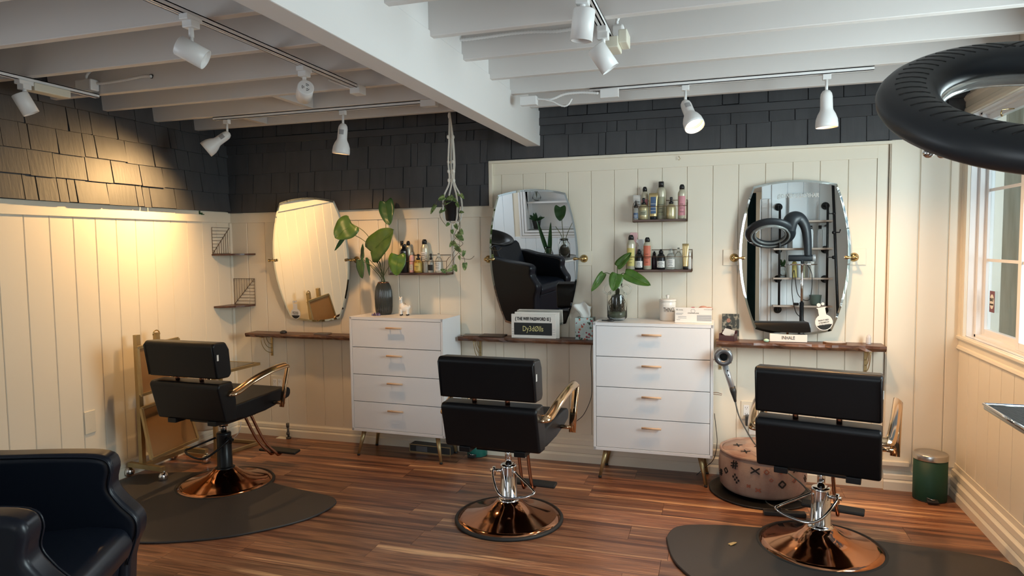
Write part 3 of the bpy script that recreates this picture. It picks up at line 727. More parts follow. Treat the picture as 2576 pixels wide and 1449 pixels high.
def bracket(x, zt, label, sgn=-1, r=.135):
    t = thing('shelf_bracket', label, 'bracket', (x, YB - .013, zt), 0, 'gold arched shelf brackets')
    MB().bb(-.009, .009, -.005, 0, -.165, 0).bb(-.009, .009, -.14, 0, -.004, 0).build('plate', M['gold'], t)
    for k, rr in enumerate((r, r * .74, r * .5)):
        pts = [(0, -rr * math.cos(a), -.002 - rr * math.sin(a)) for a in [PI / 2 * i / 10 for i in range(11)]]
        MB().tube(pts, .0028, 6).build('arch', M['gold'], t)
    for z in (-.02, -.150): MB().cyl((0, -.005, z), (0, -.009, z), .005, n=8).build('screw', M['brass'], t)
    return t
bracket(-3.375, .808, 'gold arched bracket under the leftmost shelf')
bracket(-1.62, .832, 'gold arched bracket beside the left dresser, under the wifi sign shelf')
bracket(.02, .847, 'gold arched bracket behind the hair dryer')
bracket(.862, .847, 'gold arched bracket under the right end of the shelf nearest the window')

# corner wire shelves
def quarter(label, z, wire_on_left, r=.215):
    t = thing('corner_shelf', label, 'shelf', (XL + .014, YB - .014, z), 0, 'small corner shelves')
    poly = [(0, 0)] + [(r * math.cos(a), -r * math.sin(a)) for a in [PI / 2 * i / 10 for i in range(11)]]
    if wire_on_left: poly = [(x * 1.08, y) for x, y in poly]
    MB().prism(poly, (Vector((0, 0, -.012)), (1, 0, 0), (0, 1, 0), (0, 0, 1)), .012).build('board', M['rackwood'], t)
    w = MB(); L_ = .195; o = .004
    if wire_on_left: f = lambda a, zz: Vector((o, -a, zz))
    else: f = lambda a, zz: Vector((a + .01, -o, zz))
    r_ = .0022
    c = [f(.012, .002), f(.012 + L_, .002), f(.012 + L_, .205), f(.012, .205)]
    w.tube(c, r_, 6, closed=True)
    A_, B_ = (f(.012 + L_, .002), f(.012, .205)) if wire_on_left else (f(.012, .002), f(.012 + L_, .205))
    w.tube([A_, B_], r_, 6)
    fr = w.build('wire_frame', M['brownmetal'], t)
    for i in range(1, 8):
        u = i / 8
        if wire_on_left:
            # horizontals on the camera side of the diagonal, verticals in the corner side
            a_ = .012 + L_ * (1 - u); zz = .002 + .203 * u
            MB().tube([f(.012 + L_, zz), f(a_, zz)], .0016, 5).build('wire', M['brownmetal'], fr)
            MB().tube([f(a_, zz), f(a_, .002)], .0016, 5).build('wire', M['brownmetal'], fr)
        else:
            a_ = .012 + L_ * u; zz = .002 + .203 * u
            MB().tube([f(a_, zz), f(a_, .205)], .0016, 5).build('wire', M['brownmetal'], fr)
            MB().tube([f(a_, zz), f(.012 + L_, zz)], .0016, 5).build('wire', M['brownmetal'], fr)
    return t
quarter('upper quarter-round corner shelf, its wire square on the left wall', 1.455, True)
quarter('lower quarter-round corner shelf, its wire square on the back wall', 1.050, False)

# ================================================================ PIVOT MIRRORS
def pivot_mirror(cx, z0, z1, hw_top, hw_mid, tilt, label, lettering=None):
    zc = 1.40; yk = YB - .075
    t = thing('wall_mirror', label, 'mirror', (cx, yk, zc), 0, 'bevelled pivot mirrors')
    R = Matrix.Rotation(tilt, 3, 'X')        # positive tilt: top leans into the room
    out = []
    n = 12
    hb = hw_top - .018; H0 = z0 - zc; H1 = z1 - zc; arc = .032
    for i in range(n + 1):      # top arc left -> right
        u = -1 + 2 * i / n; out.append((u * hw_top, H1 - arc * u * u))
    for i in range(1, n):       # right side, down
        v = i / n; z = (H1 - arc) + (H0 + arc - H1 + arc) * v
        out.append((hw_top + (hb - hw_top) * v + (hw_mid - (hw_top + hb) / 2) * math.sin(PI * v) ** .85, z))
    for i in range(n + 1):
        u = 1 - 2 * i / n; out.append((u * hb, H0 + arc * u * u))
    for i in range(1, n):
        v = 1 - i / n; z = (H1 - arc) + (H0 + arc - H1 + arc) * v
        out.append((-(hw_top + (hb - hw_top) * v + (hw_mid - (hw_top + hb) / 2) * math.sin(PI * v) ** .85), z))
    m = len(out)
    inner = []
    for i, (a, b) in enumerate(out):
        d = Vector((a, b)); s = 1 - .014 / d.length; inner.append((a * s, b * s))
    tr = lambda a, y, b: R @ Vector((a, y, b))
    face = MB().add([tr(a, -.004, b) for a, b in inner], [tuple(range(m))])
    face.build('mirror_glass', M['mirror'], t)
    bev = MB().add([tr(a, -.004, b) for a, b in inner] + [tr(a, -.0032, b) for a, b in out], [(i, (i + 1) % m, m + (i + 1) % m, m + i) for i in range(m)])
    bev.build('bevelled_edge', M['mirror_edge'], t)
    MB().prism([(a, b) for a, b in out], (R @ Vector((0, -.0010, 0)), R @ Vector((1, 0, 0)), R @ Vector((0, 0, 1)), R @ Vector((0, 1, 0))), .005).build('backing', M['silverd'], t)
    for sx in (-1, 1):
        x = sx * (hw_mid + .010)
        k = MB().lathe([(.026, 0), (.027, .006), (.018, .016), (.010, .022)], (x + sx * .018, .060, 0), 20, Matrix.Rotation(PI / 2, 3, 'X'))
        k.cyl((x + sx * .018, .05, 0), (x + sx * .018, -.012, 0), .007, n=12)
        k.build('wall_mount', M['brass'], t, label='round brass wall mount')
        # the clamp arm over the glass edge: tapered knob
        MB().lathe([(.003, 0), (.0095, .004), (.0105, .012), (.006, .030), (.0055, .046), (.010, .056), (.012, .066), (.004, .072)], (x - sx * .044, -.014, 0), 16, Matrix.Rotation(sx * PI / 2, 3, 'Y')).build('clamp_arm', M['brass'], t, label='tapered brass clamp arm')
    return t, R
m1, R1 = pivot_mirror(-2.955, .925, 1.872, .235, .333, math.radians(4.6), 'leftmost pivot mirror, lit yellow by the reflected wall')
m2, R2 = pivot_mirror(-1.205, .925, 1.872, .235, .313, math.radians(4.85), 'middle pivot mirror, above the wifi sign')
m3, R3 = pivot_mirror(.443, .925, 1.872, .235, .315, math.radians(-1.4), 'pivot mirror nearest the window, with faint lettering on top')
for x in (-3.30, -2.62, -1.535, -.875, .095, .790):
    MB().bb(x - .062, x + .062, YB - .019, YB, 1.352, 1.452).build('mount_block', M['trim'], wb, world=True, bevel=.002)
text('@DANDOESDOPEHAIR', .034, Vector((.46, YB - .075, 1.40)) + R3 @ Vector((0, -.006, .375)), (1, 0, 0), R3 @ Vector((0, 0, 1)), M['frost'], m3, width=.235, shear=.25, bold=.0006)
def flask(parent, cx, zc_, R, piv, sc=1.0, tilt=0.0, words=('REVITALIZE', 'YOUR HAIR')):
    """round-bottomed flask sticker with lettering"""
    o = piv + R @ Vector((cx - piv.x, -.0055, zc_ - piv.z))
    rr = Matrix.Rotation(-tilt, 3, R @ Vector((0, 1, 0)))
    A = rr @ (R @ Vector((1, 0, 0))); B = rr @ (R @ Vector((0, 0, 1))); N = R @ Vector((0, -1, 0))
    def shape(g):
        p_ = []
        for i in range(25):
            a = math.radians(65 - i * 310 / 24); p_.append(((.044 + g) * math.cos(a) * sc, (.044 + g) * math.sin(a) * sc))
        p_ += [(-(.018 + g) * sc, .075 * sc), (-(.026 + g) * sc, (.082 + g) * sc), ((.026 + g) * sc, (.082 + g) * sc), ((.018 + g) * sc, .075 * sc)]
        return p_
    s = single('flask_sticker', MB().prism(shape(0), (o, A, B, N), .0006), M['whitel'], 'white flask-shaped sticker, lower %s corner of the %s mirror' % parent, 'sticker', 'flask stickers on the mirrors')
    dk = [( .040 * math.cos(a) * sc, .040 * math.sin(a) * sc) for a in [math.radians(200 + i * 140 / 14) for i in range(15)]]
    MB().prism(dk, (o + N * .0007, A, B, N), .0004).build('dark_base_print', M['ink'], s, world=True)
    for q, (u, v, r) in enumerate(((-.010, .097, .010), (.011, .100, .008))):
        ring = [(u * sc + r * sc * math.cos(2 * PI * i / 16), v * sc + r * sc * math.sin(2 * PI * i / 16)) for i in range(16)]
        MB().prism(ring, (o, A, B, N), .0005).build('bubble_print', M['whitel'], s, world=True)
    for k, w_ in enumerate(words): text(w_, .011 * sc, o + N * .0007 + B * (.012 - .013 * k) * sc, A, B, M['ink'], s, width=.052 * sc)
    text('your recipe is ready', .006 * sc, o + N * .0007 + B * -.0125 * sc, A, B, M['greyink'], s, width=.05 * sc)
    return s
flask(('left', 'leftmost'), -3.125, .985, R1, Vector((-2.955, YB - .075, 1.40)), .95)
flask(('right', 'window-side'), .617, 1.008, R3, Vector((.443, YB - .075, 1.40)), 1.12, tilt=.18, words=('PRODUCT NEED?', 'A TAILORED KIT', 'FOR YOU'))
# ================================================================ TRACK LIGHTING
def track(name_label, p0, p1, g=.004):
    p0 = Vector(p0); p1 = Vector(p1); d = (p1 - p0).normalized(); s = d.cross(Vector((0, 0, 1)))
    t = thing('light_track', name_label, 'light track', (p0 + p1) / 2, 0, 'white ceiling light tracks')
    w = .017; h = .020
    f = lambda a, b: [p0 + s * a + Vector((0, 0, b)), p1 + s * a + Vector((0, 0, b))]
    mb = MB()
    for a0, a1, b0, b1 in ((-w, w, -.004, 0), (-w, -w + .004, -h, 0), (w - .004, w, -h, 0), (-w, -g, -h, -h + .003), (g, w, -h, -h + .003)):
        vs = [p0 + s * a + Vector((0, 0, b)) for a, b in ((a0, b0), (a1, b0), (a1, b1), (a0, b1))] + [p1 + s * a + Vector((0, 0, b)) for a, b in ((a0, b0), (a1, b0), (a1, b1), (a0, b1))]
        mb.add(vs, [(3, 2, 1, 0), (4, 5, 6, 7)] + [(i, (i + 1) % 4, 4 + (i + 1) % 4, 4 + i) for i in range(4)])
    mb.build('rail', M['whitem'], t, world=True)
    vs = [p0 + s * a + Vector((0, 0, b)) for a, b in ((-.006, -.008), (.006, -.008), (.006, -.004), (-.006, -.004))] + [p1 + s * a + Vector((0, 0, b)) for a, b in ((-.006, -.008), (.006, -.008), (.006, -.004), (-.006, -.004))]
    MB().add(vs, [(3, 2, 1, 0), (4, 5, 6, 7)] + [(i, (i + 1) % 4, 4 + (i + 1) % 4, 4 + i) for i in range(4)]).build('slot', M['black'], t, world=True)
    return t
TZ = JZ - .001
track('white light track running to the back, left of the big beam', (-1.88, .2, TZ), (-1.88, 3.26, TZ))
track('white light track at the upper left near the left wall', (-3.36, .2, TZ), (-3.36, 2.99, TZ))
track('white light track running to the back, right of the big beam', (-.445, .2, TZ), (-.445, 2.94, TZ))
track('white light track along the back wall, left of the beam', (-3.24, 3.775, TZ), (-1.72, 3.775, TZ), .0006)
track('white light track along the back wall, right of the beam', (-.70, 3.825, TZ), (.745, 3.825, TZ), .0006)

def box_thing(name, label, cat, lo, hi, m, group=None, bevel=.005):
    return single(name, MB().bb(lo[0], hi[0], lo[1], hi[1], lo[2], hi[2]), m, label, cat, group, bevel=bevel)
g_ = 'track power feeds'
def pbox(name, label, cat, x0, y0, x1, y1, yw, d, m, group, bevel=.004):
    a = P(x0, y0, 'y', yw); b = P(x1, y1, 'y', yw)
    return box_thing(name, label, cat, (a.x, yw - .0, b.z), (b.x, yw + d, a.z), m, group, bevel)
box_thing('power_feed', 'cream power feed box on the track near the left wall', 'power box', (-3.395, 2.60, 2.312), (-3.325, 2.80, 2.353), M['cream_plastic'], g_)
single('power_feed', MB().bb(-.455, -.395, 2.79, 2.91, 2.300, 2.345).bb(-.395, -.360, 2.80, 2.91, 2.318, 2.372), M['cream_plastic'], 'cream power feed box hanging from the track right of the beam', 'power box', g_, bevel=.004)
pbox('power_feed', 'small white feed at the left end of the right back track', 'power box', 1509, 224, 1556, 243, 3.765, .022, M['whitem'], g_, .003)
box_thing('power_feed', 'small white feed at the right end of the left back track', 'power box', (-1.72, 3.75, 2.335), (-1.62, 3.80, 2.375), M['whitem'], g_, .003)
box_thing('power_feed', 'small white feed at the end of the track left of the beam', 'power box', (-1.91, 3.262, 2.325), (-1.85, 3.335, 2.372), M['whitem'], g_, .003)
pbox('junction_box', 'white junction box on the joist above the left track', 'junction box', 186, 201, 229, 226, 2.93, .056, M['whitem'], 'junction boxes on the joists', .008)
pbox('junction_box', 'white junction box beside the hanging power feed, right of the beam', 'junction box', 1536, 61, 1568, 93, 2.955, .06, M['whitem'], 'junction boxes on the joists', .010)
pbox('junction_box', 'white junction box in the corner of beam and joist', 'junction box', 1307, 243, 1349, 262, 3.74, .045, M['whitem'], 'junction boxes on the joists', .004)
def conduit(label, pts, r=.0085, rib=True):
    c = smooth(pts, 10 if rib else 6)
    # resample evenly for the spiral ribs
    L_ = sum((b - a).length for a, b in zip(c, c[1:])); st = .0075; out = []; acc = 0; i = 0
    if rib:
        n = int(L_ / st); k = 0; d = 0
        cum = [0]
        for a, b in zip(c, c[1:]): cum.append(cum[-1] + (b - a).length)
        j = 0
        for k in range(n + 1):
            s = min(k * st, L_ - 1e-6)
            while cum[j + 1] < s: j += 1
            out.append(c[j].lerp(c[j + 1], (s - cum[j]) / max(1e-9, cum[j + 1] - cum[j])))
        rs = [r if k % 2 else r * .74 for k in range(len(out))]
        mb = MB().tube(out, rs, 8)
    else: mb = MB().tube(c, r, 8)
    return single('conduit', mb, M['whitem'], label, 'conduit', 'white flexible cable conduits')
def pc(y_, *q): return [P(a, b, 'y', y_) for a, b in q]
conduit('white spiral conduit curving up from the left junction box', pc(2.965, (217, 202), (218, 190), (229, 178), (250, 170), (285, 166)))
conduit('white spiral conduit running right from the left junction box', pc(2.972, (228, 213), (270, 208), (316, 201), (355, 193), (381, 192)))
single('conduit_hole', MB().cyl(P(381, 192, 'y', 2.984), P(381, 192, 'y', 2.9885), .012, n=14), M['black'], 'dark knockout where the left conduit enters the joist', 'hole')
conduit('white spiral conduit from the big beam to the right track', pc(3.005, (1140, 101), (1175, 99), (1230, 92), (1290, 84), (1345, 80), (1400, 79), (1450, 71), (1488, 62)))
conduit('white spiral conduit rising from the hanging power feed', pc(2.985, (1551, 62), (1554, 48), (1570, 34), (1620, 20), (1700, 6), (1790, -3), (1850, -8)))
conduit('white spiral conduit from the corner box to the right back feed', pc(3.775, (1345, 249), (1385, 250), (1420, 237), (1463, 233), (1509, 235)))
conduit('white spiral conduit hanging in a loop near the beam corner', pc(3.755, (1350, 248), (1385, 254), (1412, 266), (1428, 264), (1440, 246)), .006)
conduit('white spiral conduit above the left back track, near the beam', [(-1.62, 3.785, 2.36), (-1.55, 3.79, 2.35), (-1.42, 3.79, 2.352), (-1.28, 3.79, 2.37)], .006)
conduit('white spiral conduit at the end of the middle track', [(-2.06, 3.30, 2.42), (-1.98, 3.32, 2.385), (-1.93, 3.31, 2.365), (-1.91, 3.31, 2.355)], .006)
def pair(label, a, b): single('cable', MB().tube(smooth([a, ((a[0] + b[0]) / 2, (a[1] + b[1]) / 2, (a[2] + b[2]) / 2 - .008), b], 6), .0075, 8), M['whitem'], label, 'cable', 'white cables through joist holes')
for k, (x, y_, z_) in enumerate(((1.02, 2.635, 2.455), (1.07, 2.635, 2.47))):
    single('cable', MB().tube(smooth([(x, y_, z_), (x + .04, y_ - .08, z_ + .03), (x + .13, y_ - .30, z_ + .10)], 6), .009, 8), M['whitem'], ('left' if k == 0 else 'right') + ' of the two white cables at the top right corner', 'cable', 'white cables through joist holes')
for k, (x, y_, z_) in enumerate(((.99, 3.015, 2.44), (1.035, 3.015, 2.45))):
    single('cable', MB().tube(smooth([(x, y_, z_), (x + .05, y_ - .10, z_ + .02), (x + .19, y_ - .30, z_ + .04)], 6), .009, 8), M['whitem'], ('left' if k == 0 else 'right') + ' of the two white cables just above the hair dryer ring', 'cable', 'white cables through joist holes')
for x, y_, z_ in ((1.02, 2.638, 2.455), (1.07, 2.638, 2.47), (.99, 3.018, 2.44), (1.035, 3.018, 2.45)):
    MB().cyl((x, y_ - .0005, z_), (x, y_ + .003, z_), .0165, n=16).build('hole', M['black'], ce, world=True)

def adapter(t, o, axis, L_=.07):
    d = Vector(axis)
    MB().box((0, 0, -.024 + 0), (.038 if abs(axis[1]) else L_, L_ if abs(axis[1]) else .038, .020)).build('track_adapter', M['whitem'], t, bevel=.002)
    MB().box((0, 0, -.042), (.036, .045, .030) if abs(axis[1]) else (.045, .036, .030)).build('adapter_head', M['whitem'], t, bevel=.004)
def cyl_spot(x, y_, label, direc, drop=.135, on_=False, ln=.105, r=.038):
    t = thing('cylinder_spotlight', label, 'spotlight', (x, y_, TZ - .018), 0, 'white cylinder track spotlights')
    MB().box((0, 0, -.012), (.040, .075, .022)).box((0, 0, -.032), (.044, .044, .030)).build('track_adapter', M['whitem'], t, bevel=.003)
    MB().cyl((0, 0, -.04), (0, 0, -drop + .02), .0095, n=14).build('stem', M['whitem'], t)
    d = Vector(direc).normalized(); c = Vector((0, 0, -drop)) - Vector((0, 0, .034))
    piv = Vector((0, 0, -drop + .012)); R = d.to_track_quat('Z', 'Y').to_matrix()
    MB().cyl(piv + Vector((0, 0, .015)), piv - Vector((0, 0, .022)), .007, n=10).build('swivel', M['whitem'], t)
    MB().lathe([(r - .003, -ln / 2), (r, -ln / 2 + .003), (r, ln / 2), (r - .004, ln / 2), (r - .006, ln / 2 - .012)], c, 32, R).build('housing', M['whitem'], t)
    v = MB()
    for k in range(3):
        for q in (.010, .017):
            a0 = k * 2.094; pts = [c + R @ Vector((q * math.cos(a0 + a), q * math.sin(a0 + a), -ln / 2 - .0003)) for a in [(-.5 + i / 6) for i in range(7)]]
            v.tube(pts, .0013, 5)
    v.build('vent_slots', M['ink'], t)
    return t
D4_ = (.03, .02, -1)
def bell_spot(x, y_, label, direc, lit=True, ln=.20, stem=.07):
    t = thing('bell_spotlight', label, 'spotlight', (x, y_, TZ - .018), 0, 'white bell-shaped track spotlights')
    MB().box((0, 0, -.016), (.040, .030, .028)).build('track_adapter', M['whitem'], t, bevel=.003)
    MB().cyl((0, 0, -.03), (0, 0, -.03 - stem), .0075, n=12).build('stem', M['whitem'], t)
    d = Vector(direc).normalized(); p0 = Vector((0, 0, -.03 - stem)) ; R = d.to_track_quat('Z', 'Y').to_matrix()
    prof = [(.004, -.020), (.018, -.014), (.027, .0), (.030, .016), (.031, .075), (.033, .085), (.044, .105), (.053, .130), (.0555, .155), (.055, .172), (.0525, .172), (.053, .155), (.050, .132), (.042, .112)]
    s = ln / .20
    MB().lathe([(r * .98, z * s) for r, z in prof], p0, 36, R, caps=False).build('shade', M['whitem'], t)
    if direc is not D4_:
        nn = Vector((.25, -1, 0)); nn = (nn - d * nn.dot(d)).normalized(); xx = nn.cross(d)
        vs = []
        for zz in (.022, .052):
            for i in range(7):
                a = -.5 + i / 6; vs.append(p0 + d * zz * s + (nn * math.cos(a) + xx * math.sin(a)) * .0312)
        MB().add(vs, [(i, i + 1, 8 + i, 7 + i) for i in range(6)], True).build('rating_label', M['greyink'], t)
    if lit:
        for r_, z_ in ((.046, .135), (.041, .125)): MB().lathe([(r_, z_ * s), (r_ + .004, (z_ + .006) * s), (r_ + .002, (z_ + .009) * s)], p0, 28, R, caps=False).build('reflector_ring', M['bulbdim'], t)
        MB().lathe([(.002, .137 * s), (.022, .134 * s), (.036, .127 * s), (.040, .118 * s)], p0, 24, R).build('bulb', M['bulb'], t)
    return t, Vector((x, y_, TZ - .018)) + p0 + d * (.165 * s)
def spot(name, loc, d, power, angle, blend, col=(1.0, .60, .27), rad=.035):
    l = bpy.data.lights.new(name, 'SPOT'); l.energy = power; l.spot_size = math.radians(angle); l.spot_blend = blend
    l.color = col; l.shadow_soft_size = rad
    o = bpy.data.objects.new(name, l); COL.objects.link(o); o.location = Vector(loc) + Vector(d).normalized() * .02
    o.rotation_euler = Vector(d).to_track_quat('-Z', 'Z').to_euler()
    return o
cyl_spot(*P(61, 213, 'z', 2.335)[:2], 'white cylinder spotlight at the far upper left', (.25, .35, -.9), drop=.082)
cyl_spot(*P(480, 54, 'z', 2.335)[:2], 'white cylinder spotlight on the middle track, tilted to the right', (.80, .45, -.50), drop=.099)
cyl_spot(*P(765, 180, 'z', 2.335)[:2], 'white cylinder spotlight facing away, its vented back to the camera', (-.62, .72, -.25), ln=.10, drop=.083)
cyl_spot(-.445, 2.30, 'white cylinder spotlight cut off by the top edge, right of the beam', (-.12, .05, -1), drop=.08)
cyl_spot(*P(1517, 83, 'z', 2.335)[:2], 'white cylinder spotlight right of the beam, tilted to the right', (.55, .18, -.85), drop=.085)
D1 = (-.70, -.50, -.66)
t, p = bell_spot(-3.14, 3.775, 'lit bell spotlight near the left wall, aimed at the left wall', D1)
spot('spot_lamp_1', p, (-.60, -.52, -.86), 88, 140, 1.0, (1.0, .60, .24), .022)
D2 = (-.14, .02, -1)
t, p = bell_spot(-2.262, 3.775, 'bell spotlight above the left dresser, pointing down', D2)
spot('spot_lamp_2', p, (-.30, .22, -1), 32, 135, .9, (1.0, .57, .25))
D3 = (.30, -.48, -.80)
t, p = bell_spot(-.175, 3.825, 'brightly lit bell spotlight right of the beam, tilted toward the room', D3)
spot('spot_lamp_3', p, (.42, -.22, -.9), 50, 130, .9, (1.0, .57, .25))
D4 = D4_
t, p = bell_spot(.528, 3.825, 'lit bell spotlight above the window-side mirror, pointing down', D4)
spot('spot_lamp_4', p, (.18, -.05, -1), 50, 140, .9, (1.0, .57, .25))

# ================================================================ MACRAME HANGER + POTHOS
HX, HY = -1.468, 4.165
hx = P(1137, 520, 'y', HY); HX = hx.x; zp0 = P(1137, 556, 'y', HY).z; zp1 = P(1137, 506, 'y', HY).z
t = thing('plant_hanger', 'white macrame plant hanger hanging from the joist', 'plant hanger', (HX, HY, JZ))
W_ = lambda px, py, dy=0: P(px, py, 'y', HY + dy)
top = Vector((HX, HY - .02, JZ - .005))
for k, (dx, dy) in enumerate(((-.045, -.035), (.045, -.035), (-.04, .04), (.045, .04))):
    gx = (-.012, .012, -.006, .010)[k]
    a = [top, Vector((HX + gx, HY + dy * .2, 2.20)), Vector((HX + gx * 1.6, HY + dy * .3, 2.05)), Vector((HX + gx * 1.2, HY + dy * .3, 1.92)), Vector((HX + dx * 1.0, HY + dy, zp1 + .03)), Vector((HX + dx * 1.12, HY + dy * 1.1, (zp0 + zp1) / 2)), Vector((HX + dx * .8, HY + dy * .8, zp0 - .003)), Vector((HX, HY, zp0 - .012))]
    MB().tube(smooth(a, 6), .0034, 6).build('cord', M['cord'], t, world=True)
    b = [v + Vector((.006, 0, 0)) for v in a]
    MB().tube(smooth(b, 6), .0030, 6).build('cord', M['cord'], t, world=True)
    for z in (2.215, 2.05, 1.99, 1.93):
        MB().ell(Vector((HX + gx * 1.4, HY + dy * .3, z)), (.008, .008, .013), 10, 6).build('knot', M['cord'], t, world=True)
MB().ell(top + Vector((0, 0, -.02)), (.010, .010, .022), 10, 6).build('knot', M['cord'], t, world=True)
tl = MB()
for k in range(9):
    a = 2 * PI * k / 9
    e = P(1140, 668 - (k % 3) * 12, 'y', HY)
    tl.tube(smooth([(HX, HY, zp0 - .01), (HX + .012 * math.cos(a), HY + .012 * math.sin(a), zp0 - .10), (e.x + .010 * math.cos(a * 2), HY + .010 * math.sin(a), e.z)], 5), .0022, 5)
tl.build('tassel', M['cord'], t, world=True)['kind'] = 'stuff'
t = thing('hanging_pothos', 'trailing pothos in a black pot held by the macrame hanger', 'plant', (HX, HY, zp0))
MB().lathe([(.040, zp0), (.043, zp0 + .005), (.054, zp1 - .012), (.057, zp1 - .010), (.057, zp1), (.052, zp1), (.050, zp1 - .02)], (HX, HY, 0), 32).build('pot', M['black'], t, world=True)
C1 = lambda x, y_: (880 + x / 4.53, 480 + y_ / 4.53)
pl = [((1080, 70), (1005, 100), 60), ((1150, 80), (1080, 155), 72), ((1265, 40), (1300, 92), 34), ((1205, 30), (1250, 55), 30), ((975, 165), (915, 262), 46), ((1090, 195), (1015, 252), 50), ((1215, 135), (1240, 190), 36), ((1255, 240), (1300, 245), 28), ((1130, 370), (1095, 405), 34), ((1200, 385), (1230, 440), 40), ((1165, 445), (1170, 492), 34), ((1260, 443), (1290, 497), 36), ((1225, 490), (1292, 566), 62), ((1172, 580), (1135, 642), 34), ((1172, 585), (1222, 640), 46), ((1210, 640), (1270, 697), 52), ((1305, 685), (1288, 752), 36), ((1245, 740), (1255, 790), 28), ((1312, 825), (1308, 908), 52), ((1188, 850), (1217, 922), 46), ((1165, 893), (1100, 918), 36), ((1095, 922), (1032, 895), 40), ((1180, 95), (1215, 120), 34), ((1150, 60), (1190, 90), 34)]
rnd = random.Random(4)
for k, (a, b, w) in enumerate(pl):
    dy = rnd.uniform(-.055, -.02)
    A_ = P(*C1(*a), 'y', HY + dy); B_ = P(*C1(*b), 'y', HY + dy - .015)
    o = leaf(MB(), A_, B_, w / 4.53 * 4.1 / FPX * 1.28, (rnd.uniform(-.3, .3), -1, .25)).build('leaf', M['leafp'], t, world=True)
    o.modifiers.new('s', 'SOLIDIFY').thickness = .0006
for vn in ([(1170, 120), (1060, 150), (1000, 100), (985, 150), (960, 180)], [(1180, 110), (1090, 120), (1030, 250), (1040, 320), (1100, 400)], [(1220, 180), (1260, 400), (1215, 520), (1180, 590), (1250, 620), (1240, 700), (1300, 760), (1312, 830)], [(1240, 700), (1180, 770), (1120, 860), (1060, 910)], [(1270, 770), (1370, 780), (1418, 742)], [(1230, 340), (1250, 380), (1190, 520), (1290, 600), (1180, 700), (1190, 850)]):
    MB().tube(smooth([P(*C1(*q), 'y', HY - .05) for q in vn], 5), .0016, 5).build('vine', M['twig'], t, world=True)

# ================================================================ WIRE PRODUCT SHELVES
def wire_shelf(pxl, pxr, z, label, yf=4.352):
    xl_ = P(pxl, 600, 'y', yf).x; xr_ = P(pxr, 600, 'y', yf).x; yb = YB - .016
    t = thing('product_shelf', label, 'shelf', ((xl_ + xr_) / 2, yb, z), 0, 'wire and wood product shelves')
    MB().bb(xl_ + .003, xr_ - .003, yf + .004, yb, z - .014, z).build('board', M['rackwood'], t, world=True, bevel=.001)
    w = MB()
    w.tube([(xl_, yf, z + .082), (xr_, yf, z + .082)], .0018, 6)
    for x in (xl_, xr_):
        w.tube([(x, yf, z - .014), (x, yf, z + .082), (x, yf + .04, z + .105), (x, yb, z + .125), (x, yb, z - .014)], .0022, 6)
        w.tube([(x, yf, z - .014), (x, yb, z - .014)], .0022, 6)
    w.tube([(xl_, yb, z + .125), (xr_, yb, z + .125)], .0022, 6)
    w.tube([(xl_, yf, z - .014), (xr_, yf, z - .014)], .0022, 6)
    w.build('wire_rail', M['brownmetal'], t, world=True)
    return t
ZA = P(1660, 552, 'y', 4.38).z; ZB = P(1660, 678, 'y', 4.38).z; ZC = P(1045, 686, 'y', 4.38).z
wire_shelf(1592, 1727, ZA, 'upper wire product shelf, right of the middle mirror')
wire_shelf(1576, 1740, ZB, 'lower wire product shelf, right of the middle mirror')
wire_shelf(976, 1122, ZC, 'wire product shelf above the left dresser')

